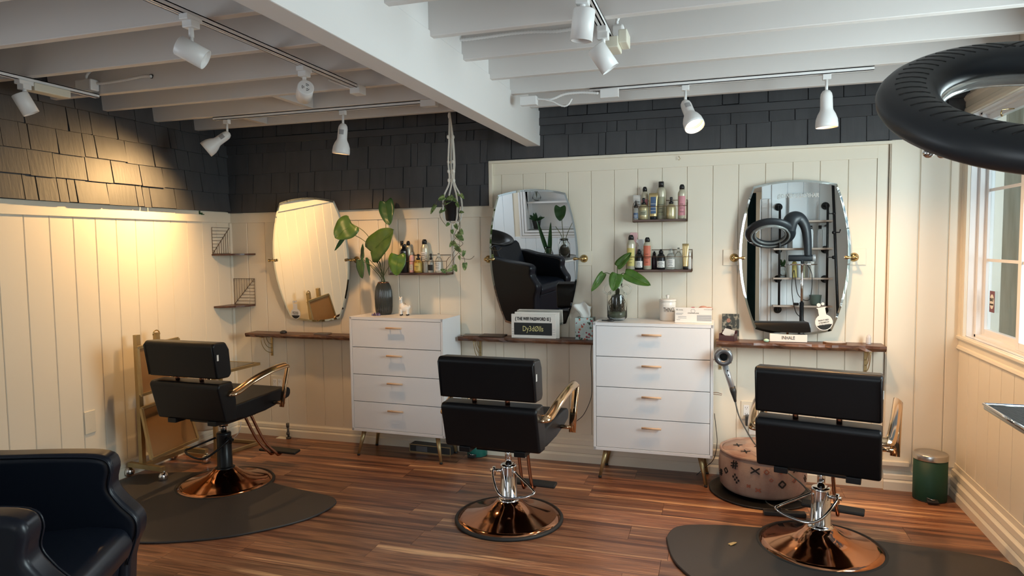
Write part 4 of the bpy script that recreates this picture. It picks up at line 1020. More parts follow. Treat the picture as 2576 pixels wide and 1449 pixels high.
def bottle(kind, px, wpx, ptop, zs, row, label, body, cap='black', lab=None, lab_rng=(.18, .62), group=None, name='bottle', pb=None):
    yc = {0: 4.388, 1: 4.440}[row]
    c = P(px, 620, 'y', yc); x = c.x; z0 = zs + .0005
    r = wpx / 2 * (yc * 1.045) / FPX; r = min(r, .030)
    H = P(px, ptop, 'y', yc).z - z0
    t = thing(name, label, name.replace('_', ' ').split()[-1] if name != 'bottle' else 'bottle', (x, yc, z0), 0, group)
    cm = M[cap]; bm_ = M[body]
    if kind == 'can':
        ch = H * .145; bh = H - ch
        MB().lathe([(r * .90, 0), (r, .004), (r, bh * .84), (r * .93, bh * .90), (r * .66, bh * .975), (r * .60, bh)], n=24).build('body', bm_, t)
        MB().lathe([(r * .62, bh), (r * .62, bh + ch * .55), (r * .45, H - .003), (r * .34, H)], n=20).cyl((0, -r * .3, bh + ch * .7), (0, -r * .66, bh + ch * .7), .003, n=8).build('cap', cm, t)
    elif kind == 'tallcap':
        ch = H * .15; bh = H - ch
        MB().lathe([(r * .90, 0), (r, .004), (r, bh * .86), (r * .9, bh * .93), (r * .58, bh)], n=24).build('body', bm_, t)
        MB().lathe([(r * .56, bh), (r * .56, H - .001), (r * .52, H)], n=20).build('cap', cm, t)
    elif kind == 'pump':
        bh = H * .70
        MB().lathe([(r * .86, 0), (r * .98, .004), (r, bh * .3), (r, bh * .72), (r * .86, bh * .88), (r * .40, bh * .98), (r * .36, bh)], n=24).build('body', bm_, t)
        MB().lathe([(r * .46, bh - .001), (r * .46, bh + H * .09), (r * .24, bh + H * .10), (r * .24, bh + H * .20), (r * .30, bh + H * .21), (r * .28, H)], n=18).cyl((0, 0, H * .93), (0, -r * .55, H * .93), .0032, n=8).build('cap', cm, t)
    elif kind == 'dropper':
        bh = H * .62
        MB().lathe([(r * .9, 0), (r, .003), (r, bh * .9), (r * .7, bh)], n=20).build('body', bm_, t)
        MB().lathe([(r * .74, bh), (r * .70, bh + H * .10), (r * .30, bh + H * .16), (r * .10, H)], n=18).build('cap', cm, t)
    elif kind == 'round':
        bh = H * .80
        MB().lathe([(r * .8, 0), (r * .97, .006), (r, bh * .4), (r * .95, bh * .72), (r * .72, bh * .9), (r * .42, bh)], n=24).build('body', bm_, t)
        MB().lathe([(r * .48, bh - .001), (r * .48, bh + H * .11), (r * .3, bh + H * .13), (r * .28, H)], n=18).build('cap', cm, t)
    elif kind == 'tube':
        n = 20; vs = []; m = 8; cb = H * .12
        for j in range(m + 1):
            v = j / m; zz = cb + (H - cb) * v; rx = r * (.86 + .14 * v); ry = r * .72 * (1 - v) + .0015
            vs += [(rx * math.cos(2 * PI * i / n), ry * math.sin(2 * PI * i / n), zz) for i in range(n)]
        MB().add(vs, [(j * n + i, j * n + (i + 1) % n, (j + 1) * n + (i + 1) % n, (j + 1) * n + i) for j in range(m) for i in range(n)] , True).add(vs[-n:], [tuple(range(n))]).build('body', bm_, t)
        MB().lathe([(r * .78, 0), (r * .78, cb)], n=20, sy=.82).build('cap', cm, t)
    elif kind == 'sprayer':
        bh = H * .60
        MB().lathe([(r * .9, 0), (r, .004), (r, bh * .7), (r * .5, bh * .97), (r * .38, bh)], n=22).build('body', bm_, t)
        sp_ = [(-.012, bh), (.012, bh), (.014, bh + H * .16), (.022, bh + H * .30), (.018, H), (-.026, H), (-.030, H - .018), (-.014, H - .030)]
        MB().prism(sp_, (Vector((0, .009, 0)), (1, 0, 0), (0, 0, 1), (0, -1, 0)), .018).prism([(-.014, H - .030), (-.026, H - .055), (-.022, H - .056), (-.009, H - .032)], (Vector((0, .004, 0)), (1, 0, 0), (0, 0, 1), (0, -1, 0)), .008).build('trigger_head', cm, t, bevel=.003)
    if lab:
        l0, l1 = lab_rng; n = 12; vs = []
        rr = r * 1.02
        a0 = 1.25 if kind != 'tube' else .9
        for zz in (H * l0, H * l1):
            for i in range(n + 1):
                a = -PI / 2 - a0 * .75 + 1.5 * a0 * i / n
                k_ = 1.0
                ry = rr if kind != 'tube' else (r * .72 * (1 - (zz - H * .12) / (H * .88)) + .003)
                vs.append((rr * math.cos(a), ry * math.sin(a), zz))
        MB().add(vs, [(i, i + 1, n + 2 + i, n + 1 + i) for i in range(n)], True).build('label_band', M[lab], t)
        if lab in ('whitel', 'bluel', 'pinkl', 'orangel', 'yellowl', 'greenl'):
            ln_ = MB(); rnd_ = random.Random(int(px))
            for q in range(3 if lab != 'whitel' else 4):
                zz = H * (l0 + (l1 - l0) * (.18 + .2 * q)); ww = rnd_.uniform(.3, .6) * r
                yy = -rr - .0006 if kind != 'tube' else -(r * .72 * (1 - (zz - H * .12) / (H * .88)) + .0036)
                ln_.bb(-ww, ww, yy - .0003, yy + .0009, zz - .0011, zz + .0011)
            ln_.build('label_print', M['ink'] if lab != 'bluel' else M['whitel'], t)['kind'] = 'stuff'
    return t
gA, gB, gC = 'products on the upper right wire shelf', 'products on the lower right wire shelf', 'products on the wire shelf above the left dresser'
bottle('tube', 1603, 20, 491, ZA, 1, 'white squeeze tube behind the dropper bottle, upper wire shelf', 'whitel', 'whitem', None, group=gA)
tt = [o for o in bpy.data.objects if o.get('label', '').startswith('white squeeze tube behind')][0]
text('MOISTURE', .009, Vector(tt.location) + Vector((0, -.012, .118)), (1, 0, 0), (0, 0, 1), M['ink'], tt, width=.034)
text('LOTION', .011, Vector(tt.location) + Vector((0, -.014, .100)), (1, 0, 0), (0, 0, 1), M['ink'], tt, width=.034)
bottle('can', 1622, 17, 470, ZA, 1, 'pale can with pink print and black cap, behind the upper shelf gold pump', 'can', 'black', 'pinkl', (.45, .62), gA)
bottle('tallcap', 1663, 23, 457, ZA, 1, 'tallest pale can with black cap, upper wire shelf', 'can', 'black', 'greenl', (.10, .60), gA)
bottle('dropper', 1599.5, 13, 504, ZA, 0, 'small dark bottle with pointed black tip, left end of the upper wire shelf', 'clearplastic', 'black', 'bluel', (.08, .35), gA)
bottle('pump', 1619, 24.5, 498, ZA, 0, 'satin gold pump bottle at the left of the upper wire shelf', 'goldb', 'black', 'greenl', (.20, .42), gA)
bottle('tube', 1643.5, 20, 486, ZA, 0, 'gold squeeze tube with blue dotted print, upper wire shelf', 'goldt', 'black', 'bluel', (.22, .86), gA)
bottle('pump', 1688, 24, 496, ZA, 0, 'satin gold pump bottle right of the tallest can', 'goldb', 'black', None, group=gA)
bottle('can', 1715, 19, 464, ZA, 0, 'pale can with a tall pink label, right end of the upper wire shelf', 'can', 'black', 'pinkl', (.10, .66), gA)
bottle('can', 1587.5, 21, 591, ZB, 0, 'pale can with a tall yellow label, left end of the lower wire shelf', 'can', 'black', 'yellowl', (.10, .62), gB)
bottle('sprayer', 1596, 20, 585, ZB, 1, 'pink trigger spray bottle at the back of the lower wire shelf', 'pink', 'pink', None, group=gB)
bottle('sprayer', 1612, 20, 602, ZB, 1, 'white trigger spray bottle at the back of the lower wire shelf', 'whitem', 'whitem', None, group=gB)
bottle('round', 1607.5, 21, 627, ZB, 0, 'black pump bottle beside the yellow label can', 'black', 'black', 'whitel', (.10, .42), gB)
bottle('can', 1628.5, 19.5, 597, ZB, 0, 'pale can with a tall coral label, lower wire shelf', 'can', 'black', 'orangel', (.12, .74), gB)
bottle('round', 1646, 15, 632, ZB, 1, 'plum bottle with black cap behind the coral label can', 'purple', 'black', None, group=gB)
bottle('round', 1663, 21.5, 627, ZB, 0, 'black pump bottle in the middle of the lower wire shelf', 'black', 'black', 'whitel', (.10, .42), gB)
bottle('round', 1687.5, 22, 626, ZB, 0, 'clear bottle with a square white label, lower wire shelf', 'clearplastic', 'clearplastic', 'whitel', (.12, .50), gB)
bottle('round', 1707, 18, 623, ZB, 1, 'clear bottle with a pointed nozzle, lower wire shelf', 'clearplastic', 'clearplastic', None, group=gB)
bottle('tube', 1724.5, 14.5, 613, ZB, 0, 'plain gold squeeze tube with black cap, lower wire shelf', 'goldt', 'black', None, group=gB)
bottle('round', 1735, 12, 634, ZB, 1, 'white bottle at the right end of the lower wire shelf', 'whitel', 'whitem', None, group=gB)
bottle('tallcap', 1011, 15, 606, ZC, 1, 'pale can with square black cap at the back, left dresser shelf', 'can', 'black', None, group=gC)
bottle('can', 1027, 16, 606, ZC, 1, 'pale can behind the black bottle, left dresser shelf', 'can', 'black', None, group=gC)
bottle('can', 1068, 21, 602, ZC, 1, 'large pale can with black cap, middle of the left dresser shelf', 'can', 'black', 'whitel', (.35, .62), gC)
bottle('tallcap', 1016, 19, 614, ZC, 0, 'shiny black bottle with white collar, left dresser shelf', 'black', 'black', 'whitel', (.70, .75), gC)
bottle('round', 985, 15, 662, ZC, 0, 'small clear jar with white label, left end of the left dresser shelf', 'clearplastic', 'clearplastic', 'whitel', (.1, .5), gC)
bottle('tallcap', 1035, 12.5, 634, ZC, 0, 'slim pinkish bottle beside the round gold bottle', 'pink', 'clearplastic', 'whitel', (.12, .4), gC)
bottle('pump', 1051.5, 22.5, 639, ZC, 0, 'round amber gold bottle with black pump', 'amber', 'black', 'yellowl', (.10, .52), gC)
bottle('pump', 1071, 13, 642, ZC, 0, 'clear bottle with clear pump on the left dresser shelf', 'clearplastic', 'clearplastic', None, group=gC)
bottle('pump', 1083.5, 16, 638, ZC, 0, 'clear bottle with black label and black pump, left dresser shelf', 'clearplastic', 'black', 'ink', (.12, .42), gC)
bottle('round', 1103, 21, 637, ZC, 0, 'clear bottle with white and black label, right end of the left dresser shelf', 'clearplastic', 'clearplastic', 'whitel', (.12, .55), gC)
# ================================================================ THINGS ON THE LEFT DRESSER
DT = 1.0035
vx = P(965, 740, 'y', 4.375).x
t = thing('vase', 'tall ribbed smoked glass vase on the left dresser', 'vase', (vx, 4.375, DT))
rib = lambda a: 1 + .06 * math.cos(a * 28)
MB().lathe([(.030, 0), (.050, .003), (.056, .02), (.060, .06), (.061, .12), (.058, .17), (.050, .205), (.041, .225), (.037, .232), (.0345, .232), (.0385, .222), (.047, .20), (.055, .165), (.0575, .12), (.0565, .06), (.052, .025), (.02, .012)], n=112, f=rib).build('body', M['smoke'], t)
MB().lathe([(.0345, .229), (.040, .230), (.040, .237), (.0345, .237)], n=40, caps=False).build('lip', M['bronze'], t)
C5 = lambda x, y_: (600 + x / 3.677, 450 + y_ / 3.677)
t = thing('monstera_cutting', 'broad-leaved green plant cuttings in the ribbed vase', 'plant', (vx, 4.375, DT + .236))
# (base, tip, width px, y base, y tip, material, normal)
LV = [((885.6, 563), (842, 598), 66, 4.22, 4.16, 'leaf', (.35, -1, .35)), ((872, 584), (843, 633), 13, 4.22, 4.20, 'leafd', (1, -.6, 0)),
      ((971, 508), (977.5, 565), 46, 4.36, 4.30, 'leafd', (0, -1, .15)), ((936, 634), (986, 577), 76, 4.28, 4.22, 'leaf', (-.3, -1, .1)),
      ((1001, 642), (996, 693), 49, 4.26, 4.22, 'leafl', (.1, -1, .3)), ((913, 652), (910, 612), 22, 4.33, 4.36, 'leafd', (-.6, -1, 0)),
      ((906, 655), (909, 700), 30, 4.30, 4.27, 'leafd', (-.3, -1, .2)), ((922, 648), (932, 694), 11, 4.33, 4.31, 'leafd', (1, -.5, 0)), ((953, 622), (947, 662), 22, 4.37, 4.33, 'leafd', (-.3, -1, 0))]
mouth = Vector((vx, 4.375, DT + .235))
mid = [(930, 600), (925, 615), (971, 580), (957, 664), (985, 660), (935, 672), (940, 672), (940, 665), (960, 650)]
for k, (a, b, w, ya, yb_, m_, nr) in enumerate(LV):
    A_ = P(*a, 'y', ya); B_ = P(*b, 'y', yb_)
    o = leaf(MB(), A_, B_, w * 4.35 / FPX * 1.03, nr, heart=.15 if w > 25 else .05, fold=.10, curl=.10).build('leaf', M[m_], t, world=True)
    o.modifiers.new('s', 'SOLIDIFY').thickness = .0008
    N_ = Vector((0, -.004, 0))
    md = P(*mid[k], 'y', (ya + 4.37) / 2)
    if k == 2: md = P(970, 600, 'y', 4.38)
    MB().tube(smooth([mouth + Vector((.012 * math.cos(k * 2.1), .012 * math.sin(k * 2.1), -.12)), mouth + Vector((.015 * math.cos(k), .015 * math.sin(k), 0)), md, A_], 6), .0024, 6).build('stem', M['stem'], t, world=True)
    dY = (B_ - A_).normalized()
    MB().tube([A_, A_.lerp(B_, .5) + Vector((0, -.0045, 0)), A_.lerp(B_, .92) + Vector((0, -.001, 0))], .0011, 5).build('midrib', M['leafl'], o, world=True)

# llama
lx = P(1015, 760, 'y', 4.335).x
t = thing('llama_figurine', 'white ceramic llama figurine on the left dresser', 'figurine', (lx, 4.335, DT), math.radians(12))
b = MB()
b.ell((.008, 0, .050), (.036, .022, .026), 18, 12)
b.ell((-.012, 0, .066), (.018, .018, .026), 16, 10)
b.ell((-.018, 0, .092), (.0115, .012, .030), 14, 10)
b.ell((-.020, -.003, .118), (.0125, .015, .012), 14, 10)
b.ell((-.021, -.014, .115), (.0085, .010, .008), 12, 8)
b.ell((.042, 0, .062), (.008, .008, .012), 10, 8)
for sx, sy in ((-.018, -.011), (-.018, .011), (.028, -.011), (.028, .011)):
    b.cyl((sx, sy, .008), (sx, sy, .045), .0085, .012, n=12)
for sx in (-.028, -.012): b.cyl((sx, .001, .124), (sx - .001, .001, .138), .0045, .0012, n=8)
o = b.build('body', M['offwhite'], t)
r_ = o.modifiers.new('r', 'REMESH'); r_.mode = 'VOXEL'; r_.voxel_size = .0016; r_.use_smooth_shade = True
tx = bpy.data.textures.new('fleece', 'CLOUDS'); tx.noise_scale = .006
d_ = o.modifiers.new('d', 'DISPLACE'); d_.texture = tx; d_.strength = .0022; d_.mid_level = .5
for sx, sy in ((-.018, -.011), (-.018, .011), (.028, -.011), (.028, .011)):
    MB().cyl((sx, sy, .0003), (sx, sy, .009), .0090, .0086, n=12).build('hoof', M['ink'], t)
for sx in (-.028, -.0125): MB().ell((sx, -.013, .121), (.0014, .0014, .0018), 8, 6).build('eye', M['ink'], t)
MB().tube([(-.004, 0, .082), (.004, 0, .089), (.012, 0, .086), (.016, 0, .078)], .0014, 6).build('loop', M['brownmetal'], t)
# amethyst
cx = P(950, 777, 'y', 4.31).x
rnd = random.Random(2); b = MB()
for k in range(16):
    bx = cx + rnd.uniform(-.028, .028); by = 4.285 + rnd.uniform(-.006, .006)
    b.cyl((bx, by, DT + .001), (bx + rnd.uniform(-.006, .006), by + rnd.uniform(-.006, .004), DT + rnd.uniform(.012, .022)), .0075, .002, n=6, smooth=False)
single('amethyst_cluster', b, M['amethyst'], 'small dark purple crystal cluster in front of the vase', 'crystal')

# ================================================================ THINGS ON THE RIGHT DRESSER
jx = P(1553, 760, 'y', 4.345).x; jy = 4.335
t = thing('glass_jug', 'clear glass jug with two ring handles on the right dresser', 'jug', (jx, jy, DT))
MB().lathe([(.045, 0), (.060, .012), (.0645, .022), (.0645, .165), (.058, .180), (.038, .196), (.032, .205), (.034, .235), (.036, .238), (.0335, .238), (.0295, .208), (.035, .193), (.055, .176), (.061, .163), (.061, .024), (.04, .008)], n=36).build('body', M['glass'], t)
for sx in (-1, 1):
    pts = [(sx * (.062 + .033 * math.cos(a)), 0, .198 + .033 * math.sin(a)) for a in [math.radians(215 - i * 290 / 16 - 0) - PI / 2 * 0 for i in range(17)]]
    pts = [(sx * (.058 + .030 * math.cos(a)), 0, .200 + .030 * math.sin(a)) for a in [math.radians(-125 + i * 270 / 16) for i in range(17)]]
    MB().tube(pts, .0055, 8).build('handle', M['glass'], t)
MB().lathe([(.0, .010), (.045, .012), (.0605, .026), (.0605, .055), (.0, .055)], n=30, caps=False).build('water', M['water'], t)
rnd = random.Random(9); rt = MB()
for k in range(130):
    a = rnd.uniform(0, 2 * PI); rr = rnd.uniform(.018, .059)
    rt.tube(smooth([(.006 * math.cos(a), .006 * math.sin(a), .17), (rr * .75 * math.cos(a), rr * .75 * math.sin(a), rnd.uniform(.11, .155)), (rr * math.cos(a + .6), rr * math.sin(a + .6), rnd.uniform(.05, .11)), (rr * .9 * math.cos(a + 1.4), rr * .9 * math.sin(a + 1.4), rnd.uniform(.02, .05))], 4), rnd.uniform(.0009, .0022), 4)
t = thing('leafy_cutting', 'bright green leafy cutting rooting in the glass jug', 'plant', (jx, jy, DT + .04))
rt.v = [v + Vector((jx, jy, DT)) for v in rt.v]
rt.build('roots', M['roots'], t, world=True)['kind'] = 'stuff'
MB().tube([(jx, jy, DT + .15), (jx + .003, jy, DT + .185), (jx - .002, jy, DT + .25)], [.010, .014, .009], 10).build('stump', M['roots'], t, world=True)
C4 = lambda x, y_: (1460 + x / 6.9, 620 + y_ / 6.9)
LV = [((645, 345), (880, 105), 170, 4.30, 4.27, (-.3, -1, .2)), ((400, 465), (195, 780), 130, 4.28, 4.24, (.5, -1, .2)), ((640, 480), (565, 772), 235, 4.26, 4.22, (.15, -1, .3)), ((775, 470), (1218, 668), 215, 4.28, 4.25, (0, -1, .45))]
for k, (a, b_, w, ya, yb_, nr) in enumerate(LV):
    A_ = P(*C4(*a), 'y', ya); B_ = P(*C4(*b_), 'y', yb_)
    o = leaf(MB(), A_, B_, w / 6.9 * 4.3 / FPX * 1.03, nr, heart=.10, fold=.14, curl=.08).build('leaf', M['leafl'], t, world=True)
    o.modifiers.new('s', 'SOLIDIFY').thickness = .0008
    MB().tube(smooth([(jx, jy, DT + .20), (jx + (-.002 if k else .004), jy - .01, DT + .255), A_.lerp(Vector((jx, jy, DT + .30)), .4), A_], 6), .0026, 6).build('stem', M['stem'], t, world=True)
    MB().tube([A_, A_.lerp(B_, .5) + Vector((0, -.0045, 0)), A_.lerp(B_, .92)], .0010, 5).build('midrib', M['leafp'], o, world=True)
# charger puck
px_ = P(1532, 797, 'y', 4.27).x
t = thing('charging_puck', 'small dark charging puck beside the glass jug', 'charger', (px_, 4.262, DT))
MB().lathe([(.022, 0.0003), (.024, .003), (.024, .008), (.022, .010)], (.012, 0, 0), 24).build('disc', M['charger'], t)
MB().bb(-.045, -.008, -.008, .008, .0005, .007).build('cable_end', M['charger'], t, bevel=.002)
# canister
cx = P(1679.5, 770, 'y', 4.385).x
t = thing('canister', 'off-white ceramic lidded canister on the right dresser', 'canister', (cx, 4.385, DT))
MB().lathe([(.047, 0), (.050, .003), (.052, .10), (.052, .118), (.050, .121)], n=36).build('body', M['offwhite'], t)
lid = MB().lathe([(.050, .121), (.054, .122), (.055, .133), (.050, .137), (.008, .140)], n=36).build('lid', M['offwhite'], t)
MB().lathe([(.007, .139), (.007, .146), (.011, .155), (.010, .162), (.004, .164)], n=20).build('knob', M['offwhite'], lid)
o = text('THINGS', .040, (cx + .014, 4.385 - .0525, DT + .070), (1, 0, 0), (0, 0, 1), M['ink'], t, width=.074)
for v in o.data.vertices:     # wrap the lettering round the canister
    a = v.co.x / .052; v.co.x, v.co.y = .0526 * math.sin(a), -.0526 * math.cos(a)
# box behind, clips, licence card
bx = P(1745, 785, 'y', 4.33).x
t = box_thing('small_box', 'low white box behind the printed licence card', 'box', (bx - .105, 4.325, DT), (bx + .105, 4.40, DT + .075), M['whitem'], None, .002)
R_ = rot_x(-.10); w2 = P(1792, 785, 'y', 4.27).x - P(1699, 785, 'y', 4.27).x
t = thing('licence_card', 'white printed licence card leaning on the small box', 'card', (bx, 4.262, DT))
MB().box((0, .005, .047), (w2, .0012, .094), R_).build('card', M['whitel'], t)
ly = lambda z: .005 - .0012 + (z - .047) * .10 - .0004
ptx = lambda s_, sz, x, z, w, m_='ink': text(s_, sz, Vector((bx, 4.262, DT)) + Vector((x, ly(z), z)), (1, 0, 0), R_ @ Vector((0, 0, 1)), M[m_], t, width=w, extrude=.0002)
ptx('ESTABLISHMENT LICENSE', .008, 0, .060, .066); ptx('STATE BOARD', .007, .088, .083, .05, 'greyink'); ptx('S', .012, -.098, .080, .008); ptx('Licensing', .007, -.076, .080, .026)
for x, z, w in ((-.082, .058, .044), (-.085, .051, .036), (-.066, .038, .05), (-.066, .029, .05), (-.09, .018, .022)):
    MB().bb(x - w / 2, x + w / 2, ly(z) - .0003, ly(z) + .0004, z - .0012, z + .0012).build('print_line', M['greyink'], t)
for k in range(7):
    z = .047 - k * .0055; MB().bb(.022, .108, ly(z) - .0003, ly(z) + .0004, z - .0017, z + .0013).build('print_line', M['greyink'], t)
MB().lathe([(.013, 0), (.0125, .0004), (.0118, .0004), (.0115, 0)], (-.002, ly(.074), .074), 24, Matrix.Rotation(PI / 2, 3, 'X'), caps=False).build('seal_print', M['greyink'], t)
def clip(px, label, m_, r=.018):
    c = P(px, 770, 'y', 4.36)
    zb = DT + .0755
    t = thing('hair_clip', label, 'hair clip', (c.x, 4.362, zb), 0, 'hair clips on the small box')
    for s in (-1, 1):
        b = MB(); n = 9
        vs = []
        for i in range(n):
            a = PI * i / (n - 1)
            vs += [(r * 1.3 * math.cos(a), s * (.002 + .010 * math.sin(a)), .002 + r * .8 * math.sin(a)), (r * 1.1 * math.cos(a), s * (.001 + .012 * math.sin(a)), .001)]
        b.add(vs, [(2 * i, 2 * i + 1, 2 * i + 3, 2 * i + 2) for i in range(n - 1)], True)
        o = b.build('jaw', M[m_], t); o.modifiers.new('s', 'SOLIDIFY').thickness = .002
clip(1743, 'red claw hair clip on top of the small box', 'red', .014)
clip(1769, 'larger peach claw hair clip on top of the small box', 'peach', .024)
clip(1784, 'peach claw hair clip at the right end of the small box', 'peach', .017)

# ================================================================ THINGS ON THE SHELVES
def phone(px, py, yc, zs, label, rz=0.0, L_=.14):
    c = P(px, py, 'y', yc)
    t = thing('smartphone', label, 'phone', (c.x, yc, zs + .0005), rz, 'phones lying on the shelves')
    MB().bb(-L_ / 2, L_ / 2, -.035, .035, 0, .009).build('case', M['steel'], t, bevel=.003)
    MB().bb(-L_ / 2 + .004, L_ / 2 - .004, -.031, .031, .009, .0096).build('screen', M['black'], t)
phone(812, 834, 4.40, .838, 'phone in a patterned case on the leftmost shelf', .15, .12)
phone(1191, 838, 4.40, .862, 'phone lying on the middle shelf beside the left dresser', .1)
cx = P(713, 832, 'y', 4.40).x
single('round_puck', MB().lathe([(.024, 0), (.026, .004), (.024, .013), (.012, .020), (.003, .021)], (cx, 4.40, .8385), 20), M['charger'], 'small black domed puck on the leftmost shelf', 'puck')
cx = P(1235, 842, 'y', 4.40).x
single('tablet', MB().bb(cx - .075, cx + .10, 4.345, 4.465, .8625, .872), M['dwood'], 'dark flat tablet lying left of the wifi sign', 'tablet', bevel=.003)
# wifi sign
yS = 4.365
a = P(1286, 788, 'y', yS); b_ = P(1398.5, 845, 'y', yS)
t = thing('wifi_sign', 'white wooden sign with chalk panel on the middle shelf', 'sign', ((a.x + b_.x) / 2, yS, .8625))
xw0, xw1 = a.x, b_.x; zt = a.z - .004; zb = .8628
MB().bb(xw0, xw1, yS, yS + .018, zb, zt).build('board', M['offwhite'], t, world=True, bevel=.0015)
H_ = zt - zb; W_2 = xw1 - xw0
MB().bb(xw0 + W_2 * .065, xw1 - W_2 * .085, yS - .002, yS, zb + H_ * .13, zb + H_ * .64).build('chalk_panel', M['slate'], t, world=True)
text('{ THE WIFI PASSWORD IS }', .031, ((xw0 + xw1) / 2 - .003, yS - .0004, zb + H_ * .80), (1, 0, 0), (0, 0, 1), M['ink'], t, width=W_2 * .80, bold=.0008)
text('Dy3d\u00d8lls', .052, ((xw0 + xw1) / 2 - .003, yS - .0024, zb + H_ * .385), (1, 0, 0), (0, 0, 1), M['chalk'], t, width=W_2 * .46, bold=.0003)
for k in range(3):
    z = zb + H_ * (.16 + .10 * k)
    MB().bb(xw0 + .003, xw0 + W_2 * .055, yS - .0006, yS, z, z + .002).bb(xw1 - W_2 * .072, xw1 - .005, yS - .0006, yS, z, z + .002).build('stripe_print', M['greyink'], t, world=True)
box_thing('sign_easel', 'second white board standing right behind the wifi sign', 'board', (xw0 + .018, yS + .022, zb + .0), (xw1 + .018, yS + .040, zt + .012), M['offwhite'], None, .0015)
# tissue box
a = P(1446.5, 800, 'y', 4.365); b_ = P(1490.5, 848, 'y', 4.365)
xt = (a.x + b_.x) / 2; wt = (b_.x - a.x); 
t = thing('tissue_box', 'floral cube tissue box on the middle shelf beside the right dresser', 'tissue box', (xt, 4.42, .8625))
MB().bb(-wt / 2, wt / 2, -.055, .052, 0, a.z - .8625).build('carton', M['floral'], t, bevel=.0015)
zt = a.z - .8625; vs = []; n, m = 12, 8
for j in range(m + 1):
    v = j / m
    for i in range(n + 1):
        u = i / n - .5
        vs.append((u * (.055 + .075 * v) - .016 * v + .006 * math.sin(v * 6), -.01 + .018 * math.sin(u * 9 + v * 2) * v, zt - .006 + (.112 - .06 * abs(u)) * v + .006 * math.sin(u * 12)))
o = MB().add(vs, [(j * (n + 1) + i, j * (n + 1) + i + 1, (j + 1) * (n + 1) + i + 1, (j + 1) * (n + 1) + i) for j in range(m) for i in range(n)], True).build('tissue', M['tissue'], t, label='white tissue sticking out')
o.modifiers.new('s', 'SOLIDIFY').thickness = .0006
# card box, photo, egg, INHALE, agate, crystal on shelf 3
Z3 = .8815
cx = P(1832, 840, 'y', 4.38).x
t = thing('card_box', 'dark mahogany desk box on the right shelf beside the dresser', 'box', (cx, 4.40, Z3), math.radians(-20))
poly = [(-.048, -.026), (.048, -.026), (.048, .030), (-.048, .030)]
MB().bb(-.048, .048, -.030, -.026, 0, .034).bb(-.048, .048, .026, .030, 0, .062).bb(-.048, -.044, -.03, .03, 0, .045).bb(.044, .048, -.03, .03, 0, .045).bb(-.048, .048, -.03, .03, 0, .004).build('tray', M['mahog'], t, bevel=.001)
for k in range(3): MB().box((.008 * k - .005, -.006 + .008 * k, .048), (.050, .0008, .042), Matrix.Rotation(.5 - .15 * k, 3, 'Y')).build('card', M['whitel'], t)
a = P(1816.5, 789, 'y', 4.452); b_ = P(1859, 850, 'y', 4.452)
t = thing('photo_print', 'small dark photograph leaning on the wall behind the desk box', 'photograph', ((a.x + b_.x) / 2, 4.452, Z3))
MB().bb(-(b_.x - a.x) / 2, (b_.x - a.x) / 2, 0, .0012, .0005, a.z - Z3).build('print', M['photo1'], t)
MB().prism([(.012 * math.cos(q), .014 * math.sin(q)) for q in [2 * PI * i / 16 for i in range(16)]], (Vector((-.012, -.0003, (a.z - Z3) * .74)), (1, 0, 0), (0, 0, 1), (0, -1, 0)), .0003).build('face_print', M['skin'], t)
MB().prism([(-.026, -.03), (.022, -.03), (.012, .012), (-.014, .012)], (Vector((-.010, -.0003, (a.z - Z3) * .45)), (1, 0, 0), (0, 0, 1), (0, -1, 0)), .0003).build('jacket_print', M['ink'], t)
cx = P(1928, 856, 'y', 4.37).x
single('mint_stone', MB().ell((cx, 4.372, Z3 + .0105), (.017, .013, .0105), 18, 10), M['mint'], 'small mint green egg-shaped stone on the right shelf', 'stone')
yI = 4.40; a = P(1936, 838, 'y', yI); b_ = P(2031, 860, 'y', yI)
t = thing('ceramic_block', 'off-white ceramic word block standing under the right mirror', 'ornament', ((a.x + b_.x) / 2, yI, Z3))
MB().bb(-(b_.x - a.x) / 2, (b_.x - a.x) / 2, 0, .022, .0003, a.z - Z3 - .002).build('block', M['offwhite'], t, bevel=.004, seg=3)
text('INHALE', .030, ((a.x + b_.x) / 2, yI - .0003, Z3 + .026), (1, 0, 0), (0, 0, 1), M['ink'], t, width=.074)
cx = P(2100, 860, 'y', 4.40).x
t = thing('agate_coaster', 'white agate slice with dark rough rim on the right shelf', 'coaster', (cx, 4.40, Z3))
rnd = random.Random(5); rad = [1 + rnd.uniform(-.06, .06) for _ in range(20)]
pg = [(.064 * rad[i] * math.cos(2 * PI * i / 20), .045 * rad[i] * math.sin(2 * PI * i / 20)) for i in range(20)]
MB().prism(pg, (Vector((0, 0, .0005)), (1, 0, 0), (0, 1, 0), (0, 0, 1)), .009).build('rim', M['beadp'], t)
MB().prism([(x * .93, y_ * .93) for x, y_ in pg], (Vector((0, 0, .0096)), (1, 0, 0), (0, 1, 0), (0, 0, 1)), .0012).build('face', M['crystal'], t)
cx = P(2185, 850, 'y', 4.42).x
single('crystal_point', MB().lathe([(.012, 0), (.015, .010), (.014, .040), (.009, .052), (.002, .058)], (cx, 4.42, Z3), 7, smooth=False), M['crystal'], 'upright white crystal at the right end of the right shelf', 'crystal')

